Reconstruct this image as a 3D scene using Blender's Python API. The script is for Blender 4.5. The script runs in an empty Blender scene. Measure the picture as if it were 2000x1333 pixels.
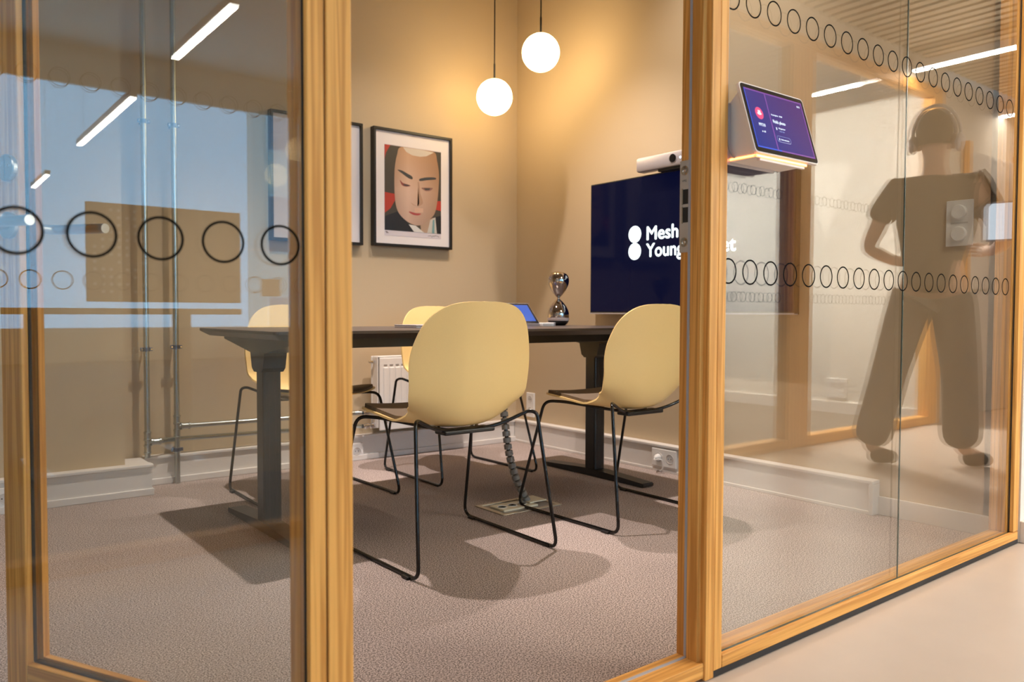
import bpy, bmesh, math, random
from mathutils import Vector, Matrix
random.seed(7)
C = bpy.context.scene.collection
S = bpy.context.scene
PI = math.pi

# ------------------------------------------------------------------ camera
cam_d = bpy.data.cameras.new('camera')
cam = bpy.data.objects.new('camera', cam_d); C.objects.link(cam)
yaw, pitch, roll = (math.radians(v) for v in (52.0276, 1.98433, 0.17343))
F_ = Vector((math.cos(yaw)*math.cos(pitch), math.sin(yaw)*math.cos(pitch), -math.sin(pitch)))
R_ = F_.cross(Vector((0, 0, 1))).normalized(); U_ = R_.cross(F_)
R2 = R_*math.cos(roll) + U_*math.sin(roll); U2 = -R_*math.sin(roll) + U_*math.cos(roll)
rot = Matrix((R2, U2, -F_)).transposed()
cam.matrix_world = Matrix.Translation((0, 0, 0.8)) @ rot.to_4x4()
cam_d.sensor_width = 36; cam_d.lens = 36*1549.66/2000
cam_d.clip_start = 0.02; cam_d.clip_end = 200
cam_d.dof.use_dof = True; cam_d.dof.focus_distance = 2.4; cam_d.dof.aperture_fstop = 4.2
S.camera = cam

# ------------------------------------------------------------------ world, lights, exposure
S.view_settings.view_transform = 'Standard'; S.view_settings.look = 'None'
S.view_settings.gamma = 1; S.view_settings.use_curve_mapping = False
S.view_settings.exposure = 0.1
w = bpy.data.worlds.new('world'); S.world = w; w.use_nodes = True
bg = w.node_tree.nodes['Background']
bg.inputs[0].default_value = (0.27, 0.58, 0.93, 1); bg.inputs[1].default_value = 5.6

def spot(name, loc, tgt, power, col, size=1.9, blend=0.6, rad=0.03):
    l = bpy.data.lights.new(name, 'SPOT'); l.energy = power; l.color = col
    l.spot_size = size; l.spot_blend = blend; l.shadow_soft_size = rad
    o = bpy.data.objects.new(name, l); C.objects.link(o); o.location = loc
    o.rotation_euler = (Vector(tgt)-Vector(loc)).to_track_quat('-Z', 'Y').to_euler()
    return o
def area(name, loc, sx, sy, power, col, rotz=0):
    l = bpy.data.lights.new(name, 'AREA'); l.shape = 'RECTANGLE'; l.size = sx; l.size_y = sy
    l.energy = power; l.color = col
    o = bpy.data.objects.new(name, l); C.objects.link(o); o.location = loc; o.rotation_euler = (0, 0, rotz)
    return o
WARM = (1.0, 0.80, 0.60); NEUT = (1.0, 0.90, 0.80)
ROOM_SPOTS = [((1.35, 2.88), 235), ((2.45, 2.88), 235)]
for (x, y), p in ROOM_SPOTS:
    spot('ceiling_spotlight_lamp', (x, y, 2.93), (x, y, 0), p, (1.0, 0.87, 0.80), 1.36, 0.9, 0.025)
spot('wall_spotlight_lamp', (2.30, 2.15, 2.93), (3.11, 2.30, 2.1), 60, (1.0, 0.92, 0.86), 1.15, 1.0, 0.04)
spot('wall_spotlight_lamp', (0.3, 2.6, 2.93), (0.6, 3.3, 0.4), 9, (1.0, 0.86, 0.74), 1.3, 0.8, 0.05)
spot('picture_spotlight_lamp', (1.7, 2.7, 2.93), (2.35, 3.94, 1.12), 52, (1.0, 0.88, 0.78), 0.86, 0.9, 0.03)
STRIP_P = 16
# strips: (x, y0, y1, z)
STRIPS = [(1.5, -3.34, -2.19, 2.5), (1.51, -6.79, -4.54, 2.5), (1.52, -10.2, -8.95, 2.5),
          (5.57, -0.45, 0.80, 2.5), (5.57, -1.9, -0.83, 2.5), (7.43, -0.95, 0.1, 2.5),
          (2.40, -0.40, 0.85, 2.5), (-1.0, -0.40, 0.85, 2.5), (5.3, -3.9, -2.6, 2.5)]  # this row: strips added out of view to brighten corridor and cross wall
for x, y0, y1, z in STRIPS:
    area('strip_light_lamp', (x, (y0+y1)/2, z-0.032), 0.05, y1-y0-0.02, STRIP_P*(y1-y0)*(0.45 if x == -1.0 else 1.0)*(15.0 if (x, y1) == (5.57, -0.83) else (11.0 if x == 5.3 else 1.0)), (1.0, 0.92, 0.82) if x in (5.57, 5.3) and y1 < -0.5 else (1.0, 0.84, 0.66))

# ------------------------------------------------------------------ materials
def new_mat(name):
    m = bpy.data.materials.new(name); m.use_nodes = True
    return m, m.node_tree, m.node_tree.nodes['Principled BSDF']
def nd(nt, t, **kw):
    n = nt.nodes.new(t)
    for k, v in kw.items(): setattr(n, k, v)
    return n
def plain(name, col, rough=0.5, metal=0.0, bump=0.0, bscale=60, spec=0.5, coat=0.0, var=0.0):
    m, nt, b = new_mat(name)
    b.inputs['Base Color'].default_value = (*col, 1); b.inputs['Roughness'].default_value = rough
    b.inputs['Metallic'].default_value = metal; b.inputs['Specular IOR Level'].default_value = spec
    b.inputs['Coat Weight'].default_value = coat
    tc = nd(nt, 'ShaderNodeTexCoord'); no = nd(nt, 'ShaderNodeTexNoise')
    no.inputs['Scale'].default_value = bscale; no.inputs['Detail'].default_value = 3
    nt.links.new(tc.outputs['Object'], no.inputs['Vector'])
    if bump > 0:
        bp = nd(nt, 'ShaderNodeBump'); bp.inputs['Strength'].default_value = bump; bp.inputs['Distance'].default_value = 0.004
        nt.links.new(no.outputs['Fac'], bp.inputs['Height']); nt.links.new(bp.outputs[0], b.inputs['Normal'])
    mx = nd(nt, 'ShaderNodeMix', data_type='RGBA')
    v = var or 0.03
    mx.inputs[6].default_value = (*[c*(1-v) for c in col], 1); mx.inputs[7].default_value = (*[min(1, c*(1+v)) for c in col], 1)
    nt.links.new(no.outputs['Fac'], mx.inputs[0]); nt.links.new(mx.outputs[2], b.inputs['Base Color'])
    return m
def emit(name, col, s):
    m, nt, b = new_mat(name)
    b.inputs['Base Color'].default_value = (0.01, 0.01, 0.01, 1)
    b.inputs['Emission Color'].default_value = (*col, 1); b.inputs['Emission Strength'].default_value = s
    b.inputs['Roughness'].default_value = 0.25
    return m
def wood(name, axis, light, dark, rough=0.5):
    m, nt, b = new_mat(name)
    tc = nd(nt, 'ShaderNodeTexCoord'); mp = nd(nt, 'ShaderNodeMapping')
    sc = [48.0, 48.0, 48.0]; sc[axis] = 1.1
    mp.inputs['Scale'].default_value = sc
    oi = nd(nt, 'ShaderNodeObjectInfo'); ad = nd(nt, 'ShaderNodeVectorMath', operation='ADD')
    mu = nd(nt, 'ShaderNodeMath', operation='MULTIPLY'); mu.inputs[1].default_value = 37.0
    nt.links.new(oi.outputs['Random'], mu.inputs[0])
    nt.links.new(tc.outputs['Object'], mp.inputs[0]); nt.links.new(mp.outputs[0], ad.inputs[0]); nt.links.new(mu.outputs[0], ad.inputs[1])
    n1 = nd(nt, 'ShaderNodeTexNoise'); n1.inputs['Scale'].default_value = 1.0; n1.inputs['Detail'].default_value = 2; n1.inputs['Distortion'].default_value = 0.6
    n2 = nd(nt, 'ShaderNodeTexNoise'); n2.inputs['Scale'].default_value = 6.0; n2.inputs['Detail'].default_value = 4
    nt.links.new(ad.outputs[0], n1.inputs['Vector']); nt.links.new(ad.outputs[0], n2.inputs['Vector'])
    m1 = nd(nt, 'ShaderNodeMath', operation='MULTIPLY'); m1.inputs[1].default_value = 7.0
    fr = nd(nt, 'ShaderNodeMath', operation='PINGPONG'); fr.inputs[1].default_value = 1.0
    nt.links.new(n1.outputs['Fac'], m1.inputs[0]); nt.links.new(m1.outputs[0], fr.inputs[0])
    mixf = nd(nt, 'ShaderNodeMix'); mixf.inputs[0].default_value = 0.45
    nt.links.new(fr.outputs[0], mixf.inputs[2]); nt.links.new(n2.outputs['Fac'], mixf.inputs[3])
    cr = nd(nt, 'ShaderNodeValToRGB'); cr.color_ramp.elements[0].position = 0.28; cr.color_ramp.elements[1].position = 0.68
    cr.color_ramp.elements[0].color = (*dark, 1); cr.color_ramp.elements[1].color = (*light, 1)
    nt.links.new(mixf.outputs[0], cr.inputs[0]); nt.links.new(cr.outputs[0], b.inputs['Base Color'])
    bp = nd(nt, 'ShaderNodeBump'); bp.inputs['Strength'].default_value = 0.12; bp.inputs['Distance'].default_value = 0.001
    nt.links.new(n2.outputs['Fac'], bp.inputs['Height']); nt.links.new(bp.outputs[0], b.inputs['Normal'])
    b.inputs['Roughness'].default_value = rough; b.inputs['Specular IOR Level'].default_value = 0.3
    return m
LW, DW = (0.84, 0.43, 0.115), (0.60, 0.27, 0.060)
WX, WY, WZ = wood('oak_x', 0, LW, DW), wood('oak_y', 1, LW, DW), wood('oak_z', 2, LW, DW)

def glass_mat(name, tint):
    m = bpy.data.materials.new(name); m.use_nodes = True; nt = m.node_tree; nt.nodes.clear()
    out = nd(nt, 'ShaderNodeOutputMaterial'); mix = nd(nt, 'ShaderNodeMixShader')
    tr = nd(nt, 'ShaderNodeBsdfTransparent'); tr.inputs[0].default_value = (*tint, 1)
    gl = nd(nt, 'ShaderNodeBsdfGlossy'); gl.inputs['Roughness'].default_value = 0.0; gl.inputs[0].default_value = (1, 1, 1, 1)
    fr = nd(nt, 'ShaderNodeFresnel'); geo = nd(nt, 'ShaderNodeNewGeometry')
    mr = nd(nt, 'ShaderNodeMapRange'); mr.inputs[3].default_value = 1.60; mr.inputs[4].default_value = 1/1.60
    nt.links.new(geo.outputs['Backfacing'], mr.inputs[0]); nt.links.new(mr.outputs[0], fr.inputs['IOR'])
    nt.links.new(fr.outputs[0], mix.inputs[0]); nt.links.new(tr.outputs[0], mix.inputs[1]); nt.links.new(gl.outputs[0], mix.inputs[2])
    nt.links.new(mix.outputs[0], out.inputs[0])
    return m
GLASS = glass_mat('clear_glass', (0.965, 0.975, 0.965))
PANE = glass_mat('window_glass', (0.97, 0.98, 0.98))
GLASS_EDGE = plain('glass_edge_green', (0.07, 0.10, 0.085), 0.15, 0, spec=0.8)
SEAL = plain('black_seal', (0.012, 0.012, 0.014), 0.6)
GSEAL = plain('grey_seal', (0.42, 0.42, 0.46), 0.5)
DECAL = plain('black_vinyl', (0.006, 0.006, 0.006), 0.95, spec=0.05)
WALLM = plain('beige_wall_paint', (0.56, 0.435, 0.285), 0.75, bump=0.08, bscale=220, var=0.015, spec=0.25)
WHITEP = plain('white_trim_paint', (0.74, 0.70, 0.66), 0.45, bump=0.05, bscale=90)
WHITEW = plain('white_wall_paint', (0.80, 0.76, 0.70), 0.75, bump=0.04, bscale=150)
CORRW = plain('corridor_wall_paint', (0.72, 0.66, 0.58), 0.8, bump=0.04, bscale=150)
CEILM = plain('ceiling_paint', (0.42, 0.38, 0.33), 0.9, bump=0.03, bscale=90)
SLATM = plain('slat_ceiling', (0.42, 0.35, 0.27), 0.7)
BLACKM = plain('black_powder_coat', (0.010, 0.010, 0.011), 0.38, bump=0.05, bscale=400)
BLACKG = plain('black_gloss_tube', (0.008, 0.008, 0.009), 0.16)
DARKT = plain('dark_tabletop_laminate', (0.085, 0.065, 0.06), 0.33, bump=0.03, bscale=300)
DARKE = plain('dark_table_edge', (0.035, 0.028, 0.025), 0.4)
CREAM = plain('cream_shell_plastic', (0.95, 0.68, 0.29), 0.36, bump=0.02, bscale=300, spec=0.45)
PADM = plain('brown_seat_fabric', (0.17, 0.125, 0.085), 0.95, bump=0.5, bscale=500, var=0.25)
CHROME = plain('chrome', (0.72, 0.72, 0.74), 0.12, 1.0)
STEEL = plain('brushed_steel', (0.55, 0.54, 0.52), 0.34, 1.0, bump=0.05, bscale=300)
GALV = plain('galvanised_steel', (0.50, 0.55, 0.55), 0.26, 1.0, bump=0.03, bscale=80, var=0.1)
WPLAST = plain('white_plastic', (0.82, 0.80, 0.78), 0.35)
GREYP = plain('grey_plastic', (0.30, 0.28, 0.27), 0.4)
LGREY = plain('light_grey_metal', (0.52, 0.49, 0.52), 0.35, 0.4)
HOLE = plain('dark_hole', (0.02, 0.02, 0.02), 0.6)
FRAMEB = plain('black_frame_wood', (0.010, 0.009, 0.009), 0.4)
MATTE = plain('picture_mat_board', (0.78, 0.72, 0.72), 0.85, bump=0.05, bscale=400)
SMOKE = plain('smoked_silver_glass', (0.50, 0.45, 0.42), 0.03, 1.0)
SAND = plain('pale_sand', (0.62, 0.52, 0.50), 0.6)
GLOBE = emit('opal_globe', (1.0, 0.72, 0.36), 17.0)
LEDW = emit('led_diffuser', (1.0, 0.97, 0.92), 16.0)
ORANGE = emit('orange_led', (1.0, 0.20, 0.05), 5.0)
ORANGE2 = emit('amber_led_core', (1.0, 0.50, 0.16), 4.0)

def carpet_mat():
    m, nt, b = new_mat('grey_brown_carpet')
    tc = nd(nt, 'ShaderNodeTexCoord')
    n1 = nd(nt, 'ShaderNodeTexNoise'); n1.inputs['Scale'].default_value = 260; n1.inputs['Detail'].default_value = 2
    n2 = nd(nt, 'ShaderNodeTexNoise'); n2.inputs['Scale'].default_value = 2.2; n2.inputs['Detail'].default_value = 3
    n3 = nd(nt, 'ShaderNodeTexVoronoi'); n3.inputs['Scale'].default_value = 330
    for n in (n1, n2, n3): nt.links.new(tc.outputs['Object'], n.inputs['Vector'])
    cr = nd(nt, 'ShaderNodeValToRGB'); cr.color_ramp.elements[0].position = 0.38; cr.color_ramp.elements[1].position = 0.62
    cr.color_ramp.elements[0].color = (0.13, 0.105, 0.095, 1); cr.color_ramp.elements[1].color = (0.66, 0.535, 0.49, 1)
    nt.links.new(n1.outputs['Fac'], cr.inputs[0])
    mx = nd(nt, 'ShaderNodeMix', data_type='RGBA', blend_type='MULTIPLY'); mx.inputs[0].default_value = 0.35
    cr2 = nd(nt, 'ShaderNodeValToRGB'); cr2.color_ramp.elements[0].position = 0.35; cr2.color_ramp.elements[1].position = 0.65
    cr2.color_ramp.elements[0].color = (0.72, 0.72, 0.72, 1); cr2.color_ramp.elements[1].color = (1, 1, 1, 1)
    nt.links.new(n2.outputs['Fac'], cr2.inputs[0])
    nt.links.new(cr.outputs[0], mx.inputs[6]); nt.links.new(cr2.outputs[0], mx.inputs[7]); nt.links.new(mx.outputs[2], b.inputs['Base Color'])
    b.inputs['Roughness'].default_value = 0.95; b.inputs['Specular IOR Level'].default_value = 0.15
    bp = nd(nt, 'ShaderNodeBump'); bp.inputs['Strength'].default_value = 0.15; bp.inputs['Distance'].default_value = 0.002
    nt.links.new(n3.outputs['Distance'], bp.inputs['Height']); nt.links.new(bp.outputs[0], b.inputs['Normal'])
    return m
CARPET = carpet_mat()
VINYL = plain('beige_vinyl_floor', (0.60, 0.50, 0.43), 0.32, bump=0.03, bscale=8, var=0.05)

# ------------------------------------------------------------------ mesh helpers
def W(o):
    m = o.matrix_basis.copy()
    return W(o.parent) @ m if o.parent else m
def obj(name, bm, mat, parent=None, smooth=False, local=False):
    me = bpy.data.meshes.new(name)
    if parent is not None and not local: bm.transform(W(parent).inverted())
    bmesh.ops.recalc_face_normals(bm, faces=bm.faces)
    if smooth:
        for f in bm.faces: f.smooth = True
        for e in bm.edges:
            if len(e.link_faces) == 2 and e.calc_face_angle(0) > 0.7: e.smooth = False
    bm.to_mesh(me); bm.free()
    me.materials.append(mat)
    o = bpy.data.objects.new(name, me); C.objects.link(o)
    if parent is not None: o.parent = parent
    return o
def B(): return bmesh.new()
def bx(bm, x0, x1, y0, y1, z0, z1, bev=0.0):
    r = bmesh.ops.create_cube(bm, size=1)
    vs = r['verts']
    for v in vs:
        v.co = Vector(((x0+x1)/2+v.co.x*(x1-x0), (y0+y1)/2+v.co.y*(y1-y0), (z0+z1)/2+v.co.z*(z1-z0)))
    if bev > 0:
        es = list({e for v in vs for e in v.link_edges})
        bmesh.ops.bevel(bm, geom=es, offset=bev, segments=2, affect='EDGES', profile=0.5)
    return bm
def box(name, d, mat, parent=None, bev=0.0, label=None, local=False):
    o = obj(name, bx(B(), *d, bev=bev), mat, parent, local=local)
    if label: o['label'] = label
    return o
def lathe(bm, prof, c, seg=32, axis='z'):
    rings = []
    for r, h in prof:
        ring = []
        for i in range(seg):
            a = 2*PI*i/seg
            p = (r*math.cos(a), r*math.sin(a), h)
            if axis == 'x': p = (h, p[0], p[1])
            if axis == 'y': p = (p[0], h, p[1])
            ring.append(bm.verts.new((c[0]+p[0], c[1]+p[1], c[2]+p[2])))
        rings.append(ring)
    for a, b in zip(rings, rings[1:]):
        for i in range(seg):
            bm.faces.new((a[i], a[(i+1) % seg], b[(i+1) % seg], b[i]))
    if prof[0][0] > 1e-6: bm.faces.new(rings[0][::-1])
    if prof[-1][0] > 1e-6: bm.faces.new(rings[-1])
    bmesh.ops.remove_doubles(bm, verts=bm.verts, dist=1e-6)
    return bm
def smooth_path(pts, n=6):
    P = [Vector(p) for p in pts]; out = []
    Q = [P[0]*2-P[1]] + P + [P[-1]*2-P[-2]]
    for i in range(1, len(Q)-2):
        for k in range(n):
            t = k/n
            out.append(0.5*((2*Q[i])+(-Q[i-1]+Q[i+1])*t+(2*Q[i-1]-5*Q[i]+4*Q[i+1]-Q[i+2])*t*t+(-Q[i-1]+3*Q[i]-3*Q[i+1]+Q[i+2])*t**3))
    out.append(P[-1]); return out
def fillet(pts, r, n=5):
    P = [Vector(p) for p in pts]; out = [P[0]]
    for i in range(1, len(P)-1):
        a, b, c = P[i-1], P[i], P[i+1]
        rr = r[i-1] if isinstance(r, (list, tuple)) else r
        u = (a-b); v = (c-b); d = min(rr, u.length*0.48, v.length*0.48)
        p0 = b+u.normalized()*d; p1 = b+v.normalized()*d
        for k in range(n+1):
            t = k/n; out.append((1-t)**2*p0+2*t*(1-t)*b+t*t*p1)
    out.append(P[-1]); return out
def tube(bm, pts, rad, seg=12, caps=True, closed=False):
    pts = [Vector(p) for p in pts]
    n = len(pts); rings = []
    up = Vector((0.13, 0.21, 0.97)).normalized(); prev = None
    for i, p in enumerate(pts):
        if closed: t = (pts[(i+1) % n]-pts[i-1])
        else: t = (pts[min(i+1, n-1)]-pts[max(i-1, 0)])
        t.normalize()
        if prev is None:
            a = t.cross(up)
            if a.length < 0.1: a = t.cross(Vector((1, 0, 0)))
            a.normalize()
        else:
            a = (prev - t*prev.dot(t)).normalized()
        prev = a; b = t.cross(a)
        r = rad[i] if isinstance(rad, (list, tuple)) else rad
        rings.append([bm.verts.new(p+a*r*math.cos(2*PI*k/seg)+b*r*math.sin(2*PI*k/seg)) for k in range(seg)])
    m = n if closed else n-1
    for i in range(m):
        A, Bq = rings[i], rings[(i+1) % n]
        for k in range(seg): bm.faces.new((A[k], A[(k+1) % seg], Bq[(k+1) % seg], Bq[k]))
    if caps and not closed:
        bm.faces.new(rings[0][::-1]); bm.faces.new(rings[-1])
    return bm
def prism(bm, poly, fn0, fn1):
    a = [bm.verts.new(fn0(*p)) for p in poly]; b = [bm.verts.new(fn1(*p)) for p in poly]
    n = len(poly)
    bm.faces.new(a); bm.faces.new(b[::-1])
    for i in range(n): bm.faces.new((a[i], b[i], b[(i+1) % n], a[(i+1) % n]))
    return bm
def tag(o, label=None, cat=None, group=None, kind=None):
    if label: o['label'] = label
    if cat: o['category'] = cat
    if group: o['group'] = group
    if kind: o['kind'] = kind
    return o
def empty(name, loc=(0, 0, 0), rz=0, label=None, cat=None, group=None, kind=None):
    o = bpy.data.objects.new(name, None); C.objects.link(o); o.location = loc; o.rotation_euler = (0, 0, rz)
    o.empty_display_size = 0.05
    o.matrix_basis = Matrix.Translation(loc) @ Matrix.Rotation(rz, 4, 'Z')
    return tag(o, label, cat, group, kind)
def struct(name, d, mat, label, bev=0): return tag(box(name, d, mat, None, bev), label, None, None, 'structure')
def kids(o): return [c for c in o.children]
def copy_tree(o, parent=None):
    c = o.copy(); C.objects.link(c); c.parent = parent
    for ch in kids(o): copy_tree(ch, c)
    return c
def text_bm(txt, height, M, depth=0.0006, bold=0.0, spacing=1.0, fitw=None):
    cu = bpy.data.curves.new('lettering', 'FONT'); cu.body = txt; cu.size = 1.0; cu.extrude = 0.0
    cu.space_character = spacing; cu.resolution_u = 4
    o = bpy.data.objects.new('lettering', cu); C.objects.link(o)
    bpy.context.view_layer.update()
    me = bpy.data.meshes.new_from_object(o.evaluated_get(bpy.context.evaluated_depsgraph_get()))
    bpy.data.objects.remove(o); bpy.data.curves.remove(cu)
    bm = B()
    for k in ((-1, 0), (1, 0), (0, -1), (0, 1), (0, 0)) if bold > 0 else ((0, 0),):
        b2 = B(); b2.from_mesh(me); b2.transform(Matrix.Translation((k[0]*bold, k[1]*bold, 0.0))); t2 = bpy.data.meshes.new('t'); b2.to_mesh(t2); b2.free(); bm.from_mesh(t2); bpy.data.meshes.remove(t2)
    bpy.data.meshes.remove(me)
    xs = [v.co.x for v in bm.verts]; x0 = min(xs); wd = max(xs)-x0
    s = height/0.72; sx = s if fitw is None else fitw/wd
    for v in bm.verts: v.co = Vector(((v.co.x-x0)*sx, v.co.y*s, 0))
    r = bmesh.ops.extrude_face_region(bm, geom=bm.faces[:])
    for v in r['geom']:
        if isinstance(v, bmesh.types.BMVert): v.co.z += depth
    bm.transform(M); return bm

# ================================================================== THE SETTING
YW = 1.08     # outer face of the glazed front; room is Y > YW
XB, YA = 3.11, 3.94
H_ROOM = 2.95; H_COR = 2.62
struct('floor', (-2.2, XB, YW+0.04, YA+0.02, -0.06, 0.0), CARPET, 'grey brown loop carpet inside the meeting room')
struct('floor_office', (-4, 6.1, -12.2, -0.53, -0.07, 0.0), plain('dark_office_carpet', (0.10, 0.085, 0.07), 0.95, bump=0.3, bscale=200), 'dark carpet of the open office')
struct('floor_corridor', (-4, 10, -3.0, YW+0.04, -0.08, -0.002), VINYL, 'smooth beige corridor floor outside the glass')
struct('wall_back', (0.78, XB+0.1, YA, YA+0.12, 0, H_ROOM), WALLM, 'beige back wall carrying the framed pictures')
struct('wall_right', (XB, XB+0.12, YW+0.02, YA, 0, H_ROOM), WALLM, 'beige wall carrying the screen')
struct('wall_left', (-2.3, -2.2, YW, YA+0.1, 0, H_ROOM), WALLM, 'beige side wall at the left end of the room')
struct('wall_pilaster', (-2.2, 0.785, 3.74, YA+0.12, 0, H_ROOM), WALLM, 'projecting beige wall section left of the pipes')
struct('ceiling', (-2.3, XB+0.1, YW-0.03, YA+0.1, H_ROOM, H_ROOM+0.1), CEILM, 'plain ceiling of the meeting room')
struct('wall_bulkhead', (-2.3, XB+0.1, YW+0.01, YW+0.09, 2.45, H_ROOM), WALLM, 'wall strip above the glazing')

# surface conduits / baseboards
def conduit(name, along, a0, a1, face, back, ht, label, ends=False):
    """painted wooden cable duct: body, cap board, recessed face panel line"""
    r = empty(name, (0, 0, 0), 0, label, None, None, 'structure')
    t = 0.014
    if along == 'x':
        box('duct_panel', (a0, a1, face+0.006, back, 0.004, ht-t), WHITEP, r)
        box('cap_board', (a0-0.002, a1+0.004, face-0.004, back, ht-t, ht), WHITEP, r, 0.003)
        box('foot_board', (a0-0.002, a1+0.006, face-0.004, back, 0.0, 0.030), WHITEP, r, 0.003)
    else:
        box('duct_panel', (face+0.004, back, a0+0.018, a1, 0.012, ht-t), WHITEP, r)
        box('cap_board', (face-0.004, back, a0, a1, ht-t, ht), WHITEP, r, 0.003)
        box('foot_board', (face, back, a0+0.006, a1, 0.0, 0.014), WHITEP, r, 0.002)
        box('end_board', (face-0.004, back, a0, a0+0.018, 0.0, ht-t), WHITEP, r, 0.002)
    return r
conduit('baseboard_back', 'x', 0.9, XB-0.05, 3.89, YA, 0.135, 'white cable duct skirting along the back wall')
conduit('baseboard_left', 'x', -2.2, 0.885, 3.69, 3.74, 0.137, 'white cable duct skirting on the projecting wall')
box('duct_end', (0.785, 0.885, 3.735, 3.90, 0.0, 0.135), WHITEP, bpy.data.objects['baseboard_left'], 0.002)
cr = conduit('baseboard_right', 'y', 1.583, 3.94, 3.06, XB, 0.138, 'white cable duct skirting under the screen')
struct('trim_1', (3.097, XB, YW+0.07, 1.583, 0, 0.073), WHITEP, 'low white skirting between the duct and the glazing', 0.002)

# corridor side
struct('ceiling_corridor', (-4, 10, -0.56, YW-0.03, H_COR+0.03, H_COR+0.1), SLATM, 'brown backing board of the slatted corridor ceiling')
co = bpy.data.objects['ceiling_corridor']
sl = None
for i in range(118):
    x = -1.6 + i*0.098
    if sl is None:
        sl = obj('slat', bx(B(), -0.03, 0.03, -0.52, YW-0.04, H_COR-0.005, H_COR+0.03), plain('slat_paint', (0.60, 0.52, 0.40), 0.6), co)
        o = sl
    else:
        o = sl.copy(); C.objects.link(o); o.parent = co
    o.location.x = x
struct('wall_corridor', (XB, 10, YW+0.0, YW+0.12, 0, H_COR+0.03), WHITEW, 'white corridor wall to the right of the glazing')
struct('trim_2', (XB+0.0, 10, YW-0.016, YW, 0, 0.075), WHITEP, 'white skirting of the corridor wall', 0.002)
struct('wall_corridor_end', (9.0, 9.1, -3.0, YW, 0, H_COR+0.1), CORRW, 'wall closing the far end of the corridor')
struct('wall_corridor_left', (-4.1, -4.0, -12.2, YW+0.1, 0, 5.0), CORRW, 'wall closing the near end of the corridor')

def ring_mesh(r0=0.0288, wd=0.0034, th=0.0004, seg=28):
    bm = B(); q = []
    for i in range(seg):
        a = 2*PI*i/seg
        q.append([bm.verts.new((r*math.cos(a), y, r*math.sin(a))) for r, y in ((r0, 0), (r0, th), (r0-wd, th), (r0-wd, 0))])
    for i in range(seg):
        A, D = q[i], q[(i+1) % seg]
        for k in range(4): bm.faces.new((A[k], A[(k+1) % 4], D[(k+1) % 4], D[k]))
    me = bpy.data.meshes.new('glass_marker'); bm.to_mesh(me); bm.free(); me.materials.append(DECAL); return me
RING = ring_mesh()
def rings(parent, xs, zs, y):
    for z in zs:
        for x in xs:
            o = bpy.data.objects.new('glass_marker', RING); C.objects.link(o); o.parent = parent; o.location = (x, y, z)

# --- glazed front: left fixed panel
GY0, GY1 = 1.094, 1.106
w1 = empty('window_1', (0, 0, 0), 0, 'fixed glass panel left of the door with large black ring markers', None, None, 'structure')
box('pane', (-1.35, 0.469, GY0, GY1, 0.045, 2.4), GLASS, w1)
box('edge_seal', (0.4692, 0.4715, GY0-0.002, GY0+0.003, 0.045, 2.4), SEAL, w1)
box('sill', (-1.42, 0.4715, YW, YW+0.075, 0.014, 0.045), WX, w1, 0.002)
box('plinth', (-1.42, 0.541, YW+0.012, YW+0.07, 0.0, 0.014), SEAL, w1)
box('header', (-1.42, 0.4715, YW, YW+0.075, 2.4, 2.46), WX, w1, 0.002)
box('post', (-1.42, -1.35, YW, YW+0.075, 0.014, 2.46), WZ, w1, 0.002)
rings(w1, [0.116+0.08*i for i in range(-17, 5)], (0.896, 1.495), GY0-0.0005)

# --- door frame
d1f = empty('door_1', (0, 0, 0), 0, 'oak door frame between the two glass panels', None, None, 'structure')
box('glazing_bead', (0.4715, 0.4985, YW+0.002, YW+0.075, 0.014, 2.46), WZ, d1f, 0.002)
box('hinge_post', (0.5005, 0.541, YW, YW+0.075, 0.0, 2.46), WZ, d1f, 0.002)
box('post_groove', (0.497, 0.502, YW+0.006, YW+0.07, 0.0, 2.45), DARKE, d1f)
box('latch_post', (1.379, 1.408, YW, YW+0.07, 0.0, 2.46), WZ, d1f, 0.002)
box('outer_bead', (1.4095, 1.437, YW+0.001, YW+0.07, 0.014, 2.46), WZ, d1f, 0.002)
box('post_groove', (1.407, 1.4105, YW+0.006, YW+0.07, 0.014, 2.45), DARKE, d1f)
box('stop_bead', (1.3675, 1.381, YW+0.015, YW+0.045, 0.0, 2.46), WZ, d1f, 0.0015)
box('latch_jamb', (1.3715, 1.430, YW+0.040, YW+0.075, 0.0, 2.46), WZ, d1f, 0.0015)
box('jamb_seal', (1.3665, 1.3735, YW+0.0445, YW+0.0505, 0.045, 2.4), GSEAL, d1f)
box('threshold', (0.541, 1.3795, YW+0.004, YW+0.075, 0.006, 0.040), WX, d1f, 0.002)
box('threshold_seal', (0.541, 1.371, YW+0.0445, YW+0.0505, 0.0385, 0.0425), GSEAL, d1f)
box('header', (0.541, 1.3795, YW, YW+0.075, 2.4, 2.46), WX, d1f, 0.002)
box('plinth', (1.406, 1.437, YW+0.001, YW+0.07, 0.0, 0.014), SEAL, d1f)
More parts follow.
